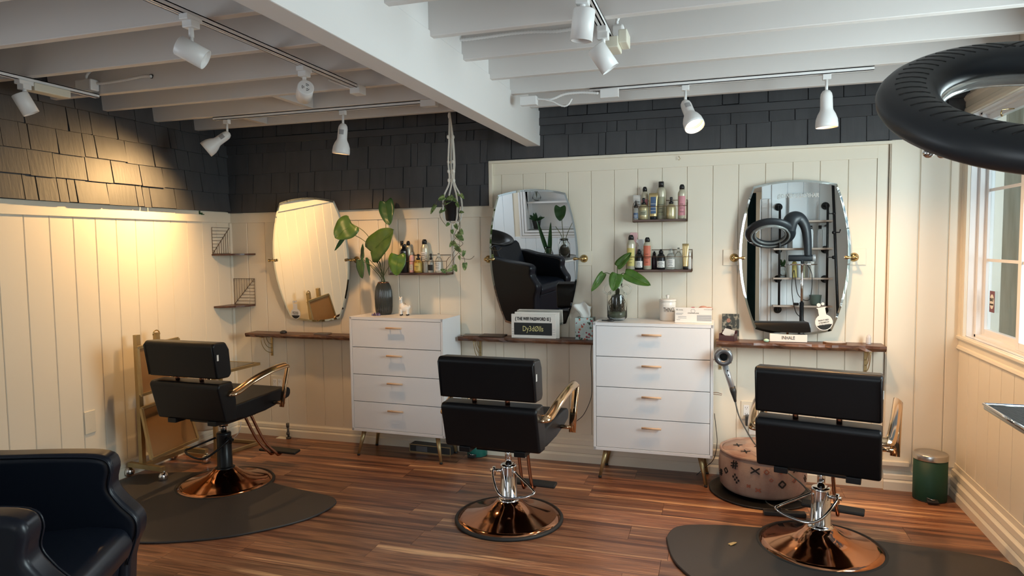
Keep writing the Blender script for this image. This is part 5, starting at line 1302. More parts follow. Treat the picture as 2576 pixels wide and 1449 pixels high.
# ================================================================ HAIR DRYER ON ITS HOLDER
hy = 4.13
c = P(1820, 896, 'y', hy)
t = thing('hair_dryer', 'silver and grey hand hair dryer hung beside the right dresser', 'hair dryer', (c.x, hy, c.z))
MB().lathe([(.024, -.030), (.046, -.030), (.052, -.026), (.053, .035), (.050, .045), (.024, .045), (.022, 0)], (0, 0, 0), 32, Matrix.Rotation(PI / 2, 3, 'X') @ Matrix.Identity(3), caps=False).build('head', M['greymetal'], t)
MB().lathe([(.0235, -.031), (.046, -.0315), (.045, -.0335), (.0245, -.033)], (0, 0, 0), 32, Matrix.Rotation(-PI / 2, 3, 'X').inverted().inverted(), caps=False).build('rear_ring', M['greymetal'], t)
MB().cyl((0, .02, 0), (0, .03, 0), .023, n=24).build('bore', M['ink'], t)
hd = P(1845, 985, 'y', hy) - c
MB().tube([Vector((.006, 0, -.045)), hd], [.0185, .0175], 20).build('handle', M['silverd'], t, label='satin silver handle')
e2 = P(1848, 1002, 'y', hy) - c
MB().tube([hd * .86, hd, e2, e2 + Vector((.004, 0, -.02))], [.0185, .0182, .010, .007], 18).build('grip_end', M['charger'], t)
MB().ell(hd * .42 + Vector((0, -.019, .006)), (.004, .003, .005), 10, 6).ell(hd * .52 + Vector((0, -.019, 0)), (.004, .003, .005), 10, 6).build('button', M['ink'], t)
e = c + e2 + Vector((.004, 0, -.02))
pts = [e] + [P(*q, 'y', yy) for q, yy in (((1857, 1040), 4.12), ((1868, 1065), 4.10), ((1888, 1100), 4.08), ((1904, 1122), 4.04), ((1950, 1168), 3.93), ((1990, 1195), 3.89), ((2028, 1230), 3.86))]
pts += [P(*q, 'z', .006) for q in ((2062, 1288), (2000, 1287), (1945, 1274), (1926, 1258), (1950, 1249), (2000, 1256), (2050, 1277))]
single('dryer_cable', MB().tube(smooth(pts, 8), .0042, 8), M['greycord'], 'grey hair dryer cable looping to the floor by the pouf', 'cable')
t = thing('dryer_holder', 'copper wire holder on the right dresser side, carrying the hair dryer', 'holder', (-.020, 4.20, .80))
z = c.z - .040
MB().tube(smooth([(-.019, 4.25, z), (.0, 4.20, z), (c.x - .045, 4.16, z), (c.x, 4.10, z), (c.x + .045, 4.14, z), (c.x + .02, 4.19, z), (-.019, 4.22, z)], 5), .0022, 6).build('wire_ring', M['bronze'], t, world=True)
MB().tube([(-.019, 4.26, .565), (.028, 4.24, .565), (.030, 4.235, .575), (.0, 4.25, .578), (-.019, 4.26, .575)], .002, 6).build('lower_hook', M['bronze'], t, world=True)

# ================================================================ OUTLETS AND PLATES
def outlet(c, A, N, label, gang=2, w=.118, h=.118):
    A = Vector(A); N = Vector(N); c = Vector(c)
    B = Vector((0, 0, 1))
    t = thing('wall_outlet', label, 'outlet', c, 0)
    q = lambda a, b, d: c + A * a + B * b + N * d
    def bx(a0, a1, b0, b1, d0, d1):
        vs = [q(a, b, d) for d in (d0, d1) for b in (b0, b1) for a in (a0, a1)]
        return MB().add(vs, [(0, 2, 3, 1), (4, 5, 7, 6), (0, 1, 5, 4), (2, 6, 7, 3), (0, 4, 6, 2), (1, 3, 7, 5)])
    bx(-w / 2, w / 2, -h / 2, h / 2, 0, .006).build('plate', M['plate'], t, world=True, bevel=.002)
    for g in range(gang):
        gx = (g - (gang - 1) / 2) * .046
        bx(gx - .017, gx + .017, -.034, .034, .006, .008).build('insert', M['whitem'], t, world=True, bevel=.001)
        for zz in (-.022, .018):
            mb = MB()
            for k in (-.006, .006):
                e_ = bx(gx + k - .0012, gx + k + .0012, zz - .004, zz + .004, .008, .0084); mb.add(e_.v, e_.f)
            e_ = bx(gx - .002, gx + .002, zz - .011, zz - .008, .008, .0084); mb.add(e_.v, e_.f)
            mb.build('socket_slots', M['ink'], t, world=True)
    return t
outlet((-3.335, YB - .012, .424), (1, 0, 0), (0, -1, 0), 'double ivory outlet on the back wall under the leftmost shelf')
outlet((.205, YB - .012, .425), (1, 0, 0), (0, -1, 0), 'white outlet behind the chair nearest the window, with a plug', 2, .085 * 1.3, .118)
single('plug_adapter', MB().bb(.175, .21, YB - .075, YB - .019, .335, .40), M['charger'], 'dark grey plug hanging from the outlet behind the pouf', 'plug', bevel=.008)
single('outlet_tag', MB().bb(.20, .26, YB - .022, YB - .0195, .27, .345), M['whitel'], 'white warning tag hanging below the outlet behind the pouf', 'tag')
c = Vector((XL + .012, 3.152, .428))
t = thing('blank_plate', 'ivory blank wall plate low on the left wall', 'wall plate', c)
MB().bb(c.x, c.x + .006, c.y - .038, c.y + .038, c.z - .070, c.z + .070).build('plate', M['plate'], t, world=True, bevel=.002)
for z in (-.048, .048): MB().cyl((c.x + .006, c.y, c.z + z), (c.x + .0075, c.y, c.z + z), .003, n=8).build('screw', M['plate'], t, world=True)
def hook(px, py, yc, label):
    c = P(px, py, 'y', yc)
    single('ceiling_hook', MB().tube([c + Vector((0, .02, .02)), c + Vector((0, 0, .018))] + [c + Vector((.006 * math.cos(a), 0, .002 + .008 * math.sin(a))) for a in [math.radians(90 - i * 30) for i in range(9)]], .0016, 6), M['brass'], label, 'hook')
hook(1708, 400, YB - .035, 'small brass hook in the header above the wire shelves')
c = P(2521, 283, 'x', XR - .05)
single('cup_hook', MB().tube([c + Vector((.05, 0, .015)), c + Vector((0, 0, .015))] + [c + Vector((0, .012 * math.cos(a), -.004 + .014 * math.sin(a))) for a in [math.radians(90 - i * 30) for i in range(9)]], .0025, 6), M['brass'], 'brass cup hook over the window', 'hook')
c = P(505, 537, 'x', XL + .03)
single('green_clip', MB().box(c, (.008, .030, .012)).box(c + Vector((.0, -.012, .008)), (.008, .008, .022)).box(c + Vector((.002, .018, -.006)), (.01, .022, .006)), M['leafd'], 'small dark green clip stuck on the cap rail of the left wall', 'clip')

# ================================================================ FLOOR THINGS
# pouf
t = thing('pouf', 'round faded pink kilim pouf with dark woven motifs', 'pouf', (.265, 4.225, .0))
R0 = .248
MB().lathe([(.19, .020), (.225, .024), (.242, .045), (R0, .095), (R0 + .003, .16), (.246, .218), (.236, .243), (.222, .252), (.18, .266), (.10, .275), (.01, .278)], n=56).build('cushion', M['pouf'], t)
MB().tube([(.238 * math.cos(a), .238 * math.sin(a), .249 + .002 * math.sin(a * 9)) for a in [2 * PI * i / 60 for i in range(60)]], .009, 8, closed=True).build('welt', M['pouf'], t)
mi = MB(); mo = MB()
def motif(kind, ang, z, s, mb):
    a0 = math.radians(ang)
    def q(u, v): 
        a = a0 + u / R0; r = R0 + .0030 if .05 < z + v < .2 else R0 + .001
        return Vector((r * math.cos(a), r * math.sin(a), z + v))
    def strip(p0, p1, w):
        p0 = Vector(p0); p1 = Vector(p1); d = (p1 - p0); n_ = Vector((-d.y, d.x)).normalized() * w / 2
        vs = [q(*(p0 + n_)), q(*(p1 + n_)), q(*(p1 - n_)), q(*(p0 - n_))]; o = Vector((math.cos(a0), math.sin(a0), 0)) * .0025
        mb.add(vs + [v + o for v in vs], [(0, 1, 2, 3), (7, 6, 5, 4), (0, 4, 5, 1), (1, 5, 6, 2), (2, 6, 7, 3), (3, 7, 4, 0)])
    if kind == 'x': strip((-s, -s * .7), (s, s * .7), .008); strip((-s, s * .7), (s, -s * .7), .008)
    if kind == 'hash':
        for k in (-.35, .35): strip((-s, k * s - s * .2), (s, k * s + s * .2), .007); strip((k * s, -s), (k * s + s * .2, s), .007)
    if kind == 'check':
        for i in range(4):
            for j in range(4):
                if (i + j) % 2 == 0 and abs(i - 1.5) + abs(j - 1.5) < 3: strip(((i - 1.5) * s * .5 - s * .2, (j - 1.5) * s * .6), ((i - 1.5) * s * .5 + s * .2, (j - 1.5) * s * .6), s * .5)
    if kind == 'dia':
        for p0, p1 in (((0, s), (s, 0)), ((s, 0), (0, -s)), ((0, -s), (-s, 0)), ((-s, 0), (0, s))): strip(p0, p1, s * .42)
for kd, ang, z, s in (('hash', 229, .205, .024), ('x', 258, .195, .024), ('check', 232, .125, .024), ('dia', 292, .125, .021), ('dia', 214, .15, .017), ('x', 312, .20, .016), ('hash', 200, .12, .020), ('check', 335, .13, .020)): motif(kd, ang, z, s, mi)
mi.build('woven_motifs', M['photo1'] if 0 else M['ink'], t)['kind'] = 'stuff'
for kd, ang, z, s in (('dia', 272, .195, .014), ('dia', 290, .20, .014), ('x', 262, .085, .014), ('dia', 278, .15, .010), ('dia', 310, .14, .012), ('x', 250, .10, .010)): motif(kd, ang, z, s, mo)
mo.build('faded_motifs', mat('faded_rust_thread', (.30, .11, .07), .9), t)['kind'] = 'stuff'
tm = MB()
for (u, v) in ((-.10, -.13), (.0, -.16), (-.14, -.02), (.10, -.12), (-.02, -.04), (.05, .06)):
    for a in (0.2, 1.77): tm.box((u, v, .2800 - .32 * (u * u + v * v)), (.055, .006, .003), Matrix.Rotation(a, 3, 'Z'))
tm.build('top_motifs', M['ink'], t)['kind'] = 'stuff'
single('round_tray', MB().lathe([(.27, .0006), (.292, .002), (.297, .011), (.291, .013), (.285, .007), (.02, .007)], (.255, 4.195, 0), 48), M['black'], 'black round floor tray under the pouf', 'tray')
MB()
# power strip beside the pouf
t = thing('power_strip', 'black power strip on the floor behind the window-side chair', 'power strip', (.36, 3.86, .0008), .1)
MB().bb(-.11, .11, -.022, .022, 0, .022).build('body', M['charger'], t, bevel=.004)
MB().bb(-.05, -.02, -.015, .015, .022, .05).build('plug', M['black'], t, bevel=.004)
b = leaf(MB(), P(1836, 1370, 'z', .016), P(1853, 1362, 'z', .022), .022, (0, 0, 1))
o = single('dry_leaf', b, M['goldt'], 'small dry yellow leaf lying on the window-side mat', 'leaf'); o.modifiers.new('s', 'SOLIDIFY').thickness = .0008
# pedal bins
def bin_(c, label, m_, r, h, sx=1.0, lidh=.035):
    t = thing('pedal_bin', label, 'bin', c, 0, 'pedal bins')
    MB().lathe([(r * .97, .004), (r, .008), (r, h - lidh)], n=40, sx=sx).build('body', m_, t)
    MB().lathe([(r * 1.02, h - lidh), (r * 1.03, h - lidh + .003), (r * 1.02, h - .006), (r * .98, h), (r * .4, h + .004), (.005, h + .005)], n=40, sx=sx).build('lid', M['steel'], t, label='brushed steel lid')
    MB().lathe([(r * .99, .0005), (r * .99, .006)], n=40, sx=sx).build('base_ring', M['rubber'], t)
    MB().box((-.01, -r - .012, .018), (.056, .034, .014), rot_x(.25)).build('pedal', M['rubber'], t, bevel=.003)
    MB().tube([(-.036, -r - .002, .034), (-.012, -r - .026, .030), (.014, -r - .004, .026)], .0022, 6).build('pedal_wire', M['chrome'], t)
    return t
bin_((1.185, 4.335, 0), 'dark green pedal bin with a steel lid, by the right corner', M['green_bin'], .083, .272, 1.05)
bin_((-1.635, 4.42, 0), 'teal pedal bin half hidden behind the middle chair', M['teal'], .072, .19, 1.0)
# bathroom-scale like box under the left dresser
t = thing('flat_case', 'flat grey case with gold edges on the floor under the left dresser', 'case', (-1.975, 4.405, 0), -.06)
MB().bb(-.165, .165, -.045, .035, .0008, .058).build('body', M['charger'], t, bevel=.003)
MB().bb(-.166, .166, -.047, -.045, .0008, .006).bb(-.166, .166, -.047, -.045, .053, .059).bb(-.166, -.161, -.047, -.045, .004, .056).bb(.161, .166, -.047, -.045, .004, .056).build('edge_trim', M['gold'], t)
MB().bb(-.11, -.02, -.048, -.046, .01, .048).build('inset', M['greymetal'], t)
# capped pipe at the skirting
c = P(733, 1100, 'z', 0)
t = thing('pipe_stub', 'short old capped pipe rising from the floor by the back wall', 'pipe', (c.x, 4.425, 0))
MB().cyl((0, 0, .001), (0, 0, .012), .019, n=16).build('flange', M['galv'], t)
MB().cyl((0, 0, .012), (-.004, 0, .105), .0085, n=12).build('tube', M['galv'], t)
MB().cyl((-.004, 0, .030), (-.004, 0, .050), .013, n=8).cyl((-.004, 0, .090), (-.005, 0, .122), .012, n=8).build('fitting', M['galv'], t)
single('floor_vent_plate', MB().bb(c.x - .10, c.x - .01, 4.40, 4.45, .0005, .004), M['plate'], 'small pale plate on the floor left of the capped pipe', 'plate')
# cables
single('phone_cable', MB().tube(smooth([P(1489, 856, 'y', 4.44)] + [P(*q, 'y', 4.44) for q in ((1486, 900), (1489, 960), (1487, 1000), (1470, 1040), (1452, 1058), (1436, 1066))], 8), .0022, 6), M['blackcord'], 'thin black cable curving down left of the right dresser', 'cable')
single('lamp_cable', MB().tube(smooth([P(*q, 'y', 4.40) for q in ((1797, 1040), (1801, 1075), (1804, 1110), (1800, 1140), (1792, 1160), (1775, 1175))] + [Vector((-.12, 4.38, .006))], 8), .0022, 6), M['blackcord'], 'thin black cable hanging right of the right dresser', 'cable')
single('cart_cable', MB().tube(smooth([P(*q, 'y', 4.30) for q in ((606, 1060), (604, 1080), (596, 1094), (585, 1104))], 8), .0035, 6), M['whitem'], 'white cable end hanging by the gold side table', 'cable')

# ================================================================ GOLD CART (left wall)
t = thing('folding_cart', 'gold folding salon cart on casters against the left wall', 'cart', (-3.58, 3.50, 0))
q_ = lambda mb, nm, m_='gold', **k: mb.build(nm, M[m_], t, world=True, **k)
def bar(a, b, w=.022):
    a = Vector(a); b = Vector(b); d = (b - a).normalized(); u = Vector((0, 0, 1)) if abs(d.z) < .9 else Vector((0, 1, 0)); s = d.cross(u).normalized(); u = s.cross(d)
    vs = [p_ + s * i * w / 2 + u * j * w / 2 for p_ in (a, b) for i, j in ((-1, -1), (1, -1), (1, 1), (-1, 1))]
    return MB().add(vs, [(3, 2, 1, 0), (4, 5, 6, 7)] + [(i, (i + 1) % 4, 4 + (i + 1) % 4, 4 + i) for i in range(4)])
q_(bar((-3.60, 3.405, .08), (-3.60, 3.405, .945), .030), 'upright'); q_(bar((-3.60, 3.565, .08), (-3.60, 3.565, .94), .030), 'upright')
q_(bar((-3.70, 3.395, .085), (-3.40, 3.375, .085), .030), 'base_bar'); q_(bar((-3.70, 3.77, .085), (-3.40, 3.755, .085), .030), 'base_bar'); q_(bar((-3.58, 3.395, .085), (-3.58, 3.77, .085), .026), 'base_bar')
q_(bar((-3.5825, 3.405, .70), (-3.5825, 3.565, .70), .022), 'cross_bar')
q_(MB().tube([(-3.60, 3.565 + .028 * math.cos(a), .925 + .030 * math.sin(a)) for a in [PI * i / 10 for i in range(11)]], .004, 8), 'handle', 'brass')
for x, y_ in ((-3.70, 3.395), (-3.405, 3.376), (-3.70, 3.77), (-3.405, 3.756)):
    q_(MB().ell((x, y_, .034), (.026, .033, .033), 20, 14), 'caster_wheel', 'chrome')
    q_(MB().tube([(x, y_ - .0, .030), (x, y_ + .03, .045), (x, y_ + .004, .068), (x, y_, .072)], .007, 8), 'caster_fork', 'chrome')
def panel(y0, y1, zt, zb, xt, xb, slope, nm):
    # framed acrylic tray hanging folded down; lower edge swings out
    A0 = Vector((xt, y0, zt)); A1 = Vector((xt, y1, zt + slope)); B1 = Vector((xb, y1 + .01, zb + slope)); B0 = Vector((xb, y0 - .03, zb))
    n_ = (A1 - A0).cross(B0 - A0).normalized() * .016
    if n_.x < 0: n_ = -n_
    fr = bar(A0, A1, .018); 
    for a, b in ((A1, B1), (B1, B0), (B0, A0)):
        e_ = bar(a, b, .018); fr.add(e_.v, e_.f)
    f = q_(fr, nm)
    MB().add([A0, A1, B1, B0, A0 - n_ * .3, A1 - n_ * .3, B1 - n_ * .3, B0 - n_ * .3], [(0, 1, 2, 3), (7, 6, 5, 4), (0, 4, 5, 1), (1, 5, 6, 2), (2, 6, 7, 3), (3, 7, 4, 0)]).build('tray_sheet', M['smokeacr'], f, world=True)
    for p_ in (A0, B0): MB().cyl(p_ + Vector((.008, 0, 0)), p_ + Vector((.013, 0, 0)), .004, n=8).build('rivet', M['steel'], f, world=True)
panel(3.345, 3.68, .872, .575, -3.535, -3.49, .015, 'folded_tray')
panel(3.345, 3.70, .480, .165, -3.525, -3.43, .02, 'folded_tray')

# gold side table behind
t = thing('side_table', 'gold framed side table in the left corner behind the cart', 'table', (-3.48, 4.04, 0))
q_(bar((-3.42, 3.87, .012), (-3.34, 4.24, .012), .020), 'base_bar'); q_(bar((-3.68, 3.87, .012), (-3.42, 3.87, .012), .020), 'base_bar'); q_(bar((-3.68, 4.24, .012), (-3.34, 4.24, .012), .020), 'base_bar')
q_(bar((-3.42, 3.87, .0), (-3.42, 3.87, .62), .022), 'leg'); q_(bar((-3.67, 4.23, .0), (-3.67, 4.23, .62), .022), 'leg')
q_(bar((-3.68, 3.87, .625), (-3.33, 3.87, .625), .020), 'top_bar'); q_(bar((-3.33, 3.87, .625), (-3.31, 4.22, .625), .020), 'top_bar'); q_(bar((-3.68, 4.22, .625), (-3.30, 4.22, .625), .020), 'top_bar')
q_(MB().bb(-3.68, -3.34, 3.88, 4.21, .628, .634), 'table_top', 'smoke')
t = thing('storage_tub', 'cream tub hung from the side table frame behind the chair', 'tub', (-3.61, 3.99, .19))
q_(MB().lathe([(.075, .17), (.088, .19), (.098, .30), (.104, .39), (.099, .39), (.088, .20)], (-3.61, 3.99, 0), 28), 'tub', 'bag')
for dx in (-.03, .03): q_(MB().tube([(-3.61 + dx, 3.885, .36), (-3.61 + dx, 3.878, .40), (-3.61 + dx, 3.870, .40)], .004, 6), 'hook', 'ink')
q_(bar((-3.66, 3.87, .40), (-3.43, 3.87, .40), .014), 'hanging_rail')
t = thing('paper_roll', 'white roll of papers standing beside the cream tub', 'papers', (-3.47, 4.0, .0))
for k in range(3): q_(MB().tube([(-3.475 + .014 * k, 3.99 + .012 * k, .02), (-3.47 + .014 * k, 3.985, .20), (-3.475 + .014 * k, 4.0, .38)], .020, 12), 'sheet', 'tissue')

# ================================================================ SHAMPOO CHAIR (lower left foreground)
t = thing('shampoo_chair', 'black leather shampoo armchair in the lower left foreground, its colour tinted by blue daylight', 'armchair', (-2.053, 1.396, 0), math.radians(26.8))
side = [(-.36, .02), (.20, .02), (.285, .44), (.318, .535), (.316, .595), (.27, .650), (.238, .705), (.247, .770), (.215, .812), (.08, .826), (-.14, .835), (-.34, .86), (-.44, .84), (-.46, .74)]
sm_ = [Vector((*p_, 0)) for p_ in side]
prof = [(v.x, v.y) for v in smooth(sm_, 4)]
for sy in (-1, 1):
    MB().prism(prof, (Vector((0, sy * .262 - .05, 0)), (1, 0, 0), (0, 0, 1), (0, 1, 0)), .10).build('arm_panel', M['leather2'], t, bevel=.026, seg=5)
    MB().tube([(v.x * .985, sy * (.262 - .047), v.y * .992) for v in smooth(sm_[2:11], 5)], .0035, 6).build('seam', M['leather2'], t)
cu = [(-.30, .46), (-.30, .565), (.18, .585), (.285, .570), (.312, .520), (.29, .46)]
MB().prism(cu, (Vector((0, -.212, 0)), (1, 0, 0), (0, 0, 1), (0, 1, 0)), .424).build('seat_cushion', M['leather2'], t, bevel=.022, seg=4)
MB().prism([(-.34, .02), (.18, .02), (.265, .455), (-.34, .455)], (Vector((0, -.211, 0)), (1, 0, 0), (0, 0, 1), (0, 1, 0)), .422).build('base_panel', M['leather2'], t, bevel=.01)
bk = [(-.30, .50), (-.22, .53), (-.38, .95), (-.43, .99), (-.49, .94), (-.44, .50)]
MB().prism(bk, (Vector((0, -.21, 0)), (1, 0, 0), (0, 0, 1), (0, 1, 0)), .42).build('backrest', M['leather2'], t, bevel=.03, seg=5)
Rt = Matrix.Rotation(.30, 3, 'Y')
MB().lathe([(.06, -.10), (.15, -.085), (.21, -.03), (.235, .03), (.245, .038), (.25, .030), (.243, .045), (.225, .045), (.20, -.01), (.14, -.065), (.03, -.085)], (-.62, 0, 1.00), 40, Rt, sx=1.05, sy=.95).build('basin', M['black'], t, label='glossy black wash basin')
MB().bb(-.72, -.50, -.14, .14, .02, .90).build('basin_stand', M['leather2'], t, bevel=.01)
MB().tube(smooth([(-.80, .10, 1.02), (-.80, .10, 1.12), (-.76, .06, 1.15), (-.72, .04, 1.10)], 5), .010, 10).build('tap', M['chrome'], t)

# ================================================================ RING DRYER (upper right foreground)
t = thing('ring_hair_dryer', 'black ring hair dryer on a stand, upper right foreground', 'hair dryer', (.90, 1.36, 0))
RC = Vector((.5196, 1.36, 1.7322)); T_ = .5771
RR = Matrix.Rotation(T_, 3, 'X') @ Matrix.Rotation(0.0166, 3, 'Y')      # near edge lower
rmaj, ra, rb = .1969, .052, .0325
n, m = 80, 20; vs = []
for i in range(n):
    a = 2 * PI * i / n
    for j in range(m):
        b = 2 * PI * j / m
        k_ = rmaj + ra * math.cos(b)
        zz = rb * math.sin(b) * 1.0
        vs.append(RC + RR @ Vector((k_ * math.cos(a), k_ * math.sin(a), zz)))
rb_ = MB().add(vs, [(i * m + j, ((i + 1) % n) * m + j, ((i + 1) % n) * m + (j + 1) % m, i * m + (j + 1) % m) for i in range(n) for j in range(m)], True)
ring = rb_.build('ring_housing', M['dryer'], t, world=True)
for i in range(52):     # vent slots all round the top face
    a = 2 * PI * (i + .5) / 52
    r0, r1 = rmaj - .020, rmaj + .026
    f = lambda r: rb * math.sqrt(max(0, 1 - ((r - rmaj) / ra) ** 2))
    dx_, dy_ = -math.cos(a) * .4 - math.copysign(.6, math.cos(a)), -math.sin(a) * .4
    l_ = math.hypot(dx_, dy_); pa = []
    for q in (-.024, -.012, 0, .012, .024):
        X_ = rmaj * math.cos(a) + dx_ / l_ * q; Y_ = rmaj * math.sin(a) + dy_ / l_ * q; r = math.hypot(X_, Y_)
        pa.append(RC + RR @ Vector((X_, Y_, f(r) - .0016)))
    MB().tube(pa, .0026, 6, flat=1.0).build('vent_slot', M['ink'], ring, world=True)
gl_ = MB().tube([RC + RR @ Vector((.150 * math.cos(a), .150 * math.sin(a), -.018)) for a in [2 * PI * i / 64 for i in range(64)]], .011, 10, closed=True)
gl_.tube([RC + RR @ Vector((.185 * math.cos(a), .185 * math.sin(a), -.036)) for a in [2 * PI * i / 64 for i in range(64)]], .010, 10, closed=True)
gl_.build('clear_diffuser', M['clearplastic'], t, world=True, label='clear plastic inner ring')
kn = RC + RR @ Vector((-.185, -.115, -.034))
MB().ell(kn, (.009, .009, .008), 12, 8).ell(kn + Vector((.018, -.006, -.004)), (.008, .006, .006), 12, 8).build('latch', M['chrome'], t, world=True)
arm = smooth([RC + RR @ Vector((.17, .06, .02)), Vector((.72, 1.44, 1.87)), Vector((.79, 1.42, 1.885)), Vector((.85, 1.40, 1.80)), Vector((.875, 1.38, 1.66)), Vector((.885, 1.36, 1.50))], 8)
na = len(arm)
MB().tube(arm, [.085 - .042 * i / (na - 1) for i in range(na)], 16, flat=.8).build('arm', M['dryer'], t, world=True)
MB().cyl((.70, 1.34, 1.475), (.93, 1.37, 1.475), .033, n=24).build('pivot_housing', M['dryer'], t, world=True, bevel=.006)
MB().cyl((.925, 1.37, 1.475), (.955, 1.373, 1.475), .036, n=24).build('pivot_cap', M['silverd'], t, world=True, bevel=.004)
MB().cyl((.83, 1.36, .95), (.83, 1.36, 1.46), .0135, n=16).build('upper_pole', M['chrome'], t, world=True)
MB().cyl((.83, 1.36, .10), (.83, 1.36, 1.02), .021, n=16).build('lower_pole', M['blackm'], t, world=True)
MB().cyl((.80, 1.33, 1.0), (.76, 1.30, 1.0), .014, n=12).build('clamp_knob', M['black'], t, world=True)
for k in range(5):
    a = 2 * PI * k / 5 + .3; e_ = Vector((.83 + .20 * math.cos(a), 1.36 + .20 * math.sin(a), .065))
    MB().tube([(.83, 1.36, .12), e_], [.018, .012], 8).build('foot', M['blackm'], t, world=True)
    MB().cyl(e_ + Vector((0, -.01, -.037)), e_ + Vector((0, .01, -.037)), .027, n=16).build('caster_wheel', M['rubber'], t, world=True)
MB().lathe([(.02, 0), (.11, .002), (.125, .012), (.12, .014), (.10, .006)], (.83, 1.36, 1.400), 32, sx=1.2).build('accessory_tray', M['chrome'], t, world=True)
single('dryer_lead', MB().tube(smooth([(.875, 1.33, 1.42), (.93, 1.315, 1.30), (.91, 1.305, 1.05), (.80, 1.30, 1.10), (.76, 1.305, 1.35), (.74, 1.305, 1.15), (.78, 1.30, .92), (.87, 1.30, .80), (.89, 1.31, .5), (.875, 1.31, .14)], 8), .004, 8), M['blackcord'], 'black dryer lead looping under the ring dryer arm', 'cable')

# ================================================================ TRAY TROLLEY (right edge)
t = thing('tool_trolley', 'steel tray on a stand at the right edge, lined with black mesh', 'trolley', (1.15, 2.64, 0))
x0, x1, y0, y1, z = .955, 1.315, 2.44, 2.86, .88
MB().bb(x0, x1, y0, y1, z - .012, z - .006).bb(x0 - .006, x0, y0, y1, z - .012, z + .006).bb(x1, x1 + .006, y0, y1, z - .012, z + .006).bb(x0, x1, y0 - .006, y0, z - .012, z + .006).bb(x0, x1, y1, y1 + .006, z - .012, z + .006).build('tray', M['steel'], t, world=True, bevel=.003)
MB().tube([(x0 - .004, y0, z + .006), (x0 - .004, y1 + .004, z + .006), (x1 + .004, y1 + .004, z + .006), (x1 + .004, y0 - .004, z + .006)], .006, 10).build('rolled_rim', M['chrome'], t, world=True)
ms = MB()
for i in range(34): ms.bb(x0 + .01, x1 - .01, y0 + .012 + i * .0122, y0 + .012 + i * .0122 + .006, z - .005, z + .003)
for i in range(28): ms.bb(x0 + .012 + i * .0123, x0 + .012 + i * .0123 + .005, y0 + .01, y1 - .01, z - .005, z + .002)
ms.build('rubber_mesh', M['rubber'], t, world=True)['kind'] = 'stuff'
MB().cyl((1.26, 2.64, .06), (1.26, 2.64, z - .012), .016, n=14).build('pole', M['chrome'], t, world=True)
for dy in (-.17, .17):
    MB().tube([(1.26, 2.64, .07), (1.20, 2.64 + dy, .06)], .012, 8).build('foot', M['chrome'], t, world=True)
    MB().cyl((1.19, 2.64 + dy, .026), (1.21, 2.64 + dy, .026), .025, n=14).build('caster_wheel', M['rubber'], t, world=True)
MB().tube([(1.26, 2.64, .07), (1.30, 2.64, .02)], .012, 8).build('foot', M['chrome'], t, world=True)

# ================================================================ THINGS SEEN IN THE MIRRORS
t = thing('pipe_shelving', 'black pipe wall rack with four boards, seen in the right mirror', 'shelving', (.84, YR + .02, .9))
for x in (.62, 1.08):
    MB().tube([(x, YR + .012, 2.03), (x, YR + .17, 2.03), (x, YR + .18, 2.02), (x, YR + .18, .93), (x, YR + .012, .93)], .012, 10).build('pipe', M['blackm'], t, world=True)
    for z in (2.03, 1.57, 1.26, .93): MB().cyl((x, YR + .018, z), (x, YR + .026, z), .040, n=20).build('flange', M['blackm'], t, world=True)
    for z in (1.84, 1.57, 1.26): MB().cyl((x, YR + .02, z - .02), (x, YR + .18, z - .02), .010, n=10).build('pipe', M['blackm'], t, world=True)
for z in (1.85, 1.565, 1.255, .965): MB().bb(.56, 1.13, YR + .03, YR + .20, z, z + .018).build('board', M['paleboard'], t, world=True, bevel=.001)
def simple_bottle(x, z, h, r, body, label, capm='black', y_=YR + .10):
    t = thing('bottle', label, 'bottle', (x, y_, z), 0, 'bottles on the pipe rack')
    MB().lathe([(r * .9, 0), (r, .004), (r, h * .78), (r * .55, h * .86)], n=20).build('body', M[body], t)
    MB().lathe([(r * .62, h * .85), (r * .62, h)], n=16).build('cap', M[capm], t)
for x, lb in ((.73, 'pale bottle at the left of the pipe rack upper board, seen in the mirror'), (.93, 'pale bottle in the middle of the pipe rack upper board, seen in the mirror'), (1.02, 'pale bottle at the right of the pipe rack upper board, seen in the mirror')):
    simple_bottle(x, 1.584, .235, .026, 'soap', lb)
simple_bottle(.775, 1.274, .20, .024, 'yellowl', 'yellow bottle on the pipe rack lower board, seen in the mirror')
simple_bottle(.86, 1.274, .17, .020, 'greenl', 'green bottle on the pipe rack lower board, seen in the mirror')
simple_bottle(.945, 1.274, .22, .024, 'whitel', 'white bottle on the pipe rack lower board, seen in the mirror')
t = thing('mason_jar', 'clear jar with a small leafy cutting on the pipe rack', 'jar', (.66, YR + .10, 1.274))
MB().lathe([(.030, 0), (.036, .006), (.036, .09), (.028, .105), (.028, .12), (.025, .12), (.025, .104), (.033, .088), (.033, .01)], n=24).build('body', M['glass'], t)
b = MB()
for k in range(6): leaf(b, (.0, 0, .12), (.05 * math.cos(k * 1.05), .05 * math.sin(k * 1.05), .17 + .01 * (k % 3)), .034, (math.cos(k * 1.05), math.sin(k * 1.05), 1))
b.build('cutting', M['leafd'], t)['kind'] = 'stuff'
t = thing('plant_pot', 'dark green plant pot on the lowest board of the pipe rack', 'pot', (.98, YR + .11, .984))
MB().lathe([(.035, 0), (.050, .02), (.060, .10), (.062, .11), (.056, .11), (.052, .09), (.01, .08)], n=28).build('pot', mat('sage_pot', (.10, .14, .12), .6), t)
single('wall_dispenser', MB().bb(.72, .90, YR + .012, YR + .055, 1.875, 2.16), M['soap'], 'white wall box above the pipe rack, seen in the right mirror', 'wall box', bevel=.008)
t = thing('coat_rack', 'black pole coat rack with hooks, seen in the right mirror', 'coat rack', (1.12, 1.36, 0), 0)
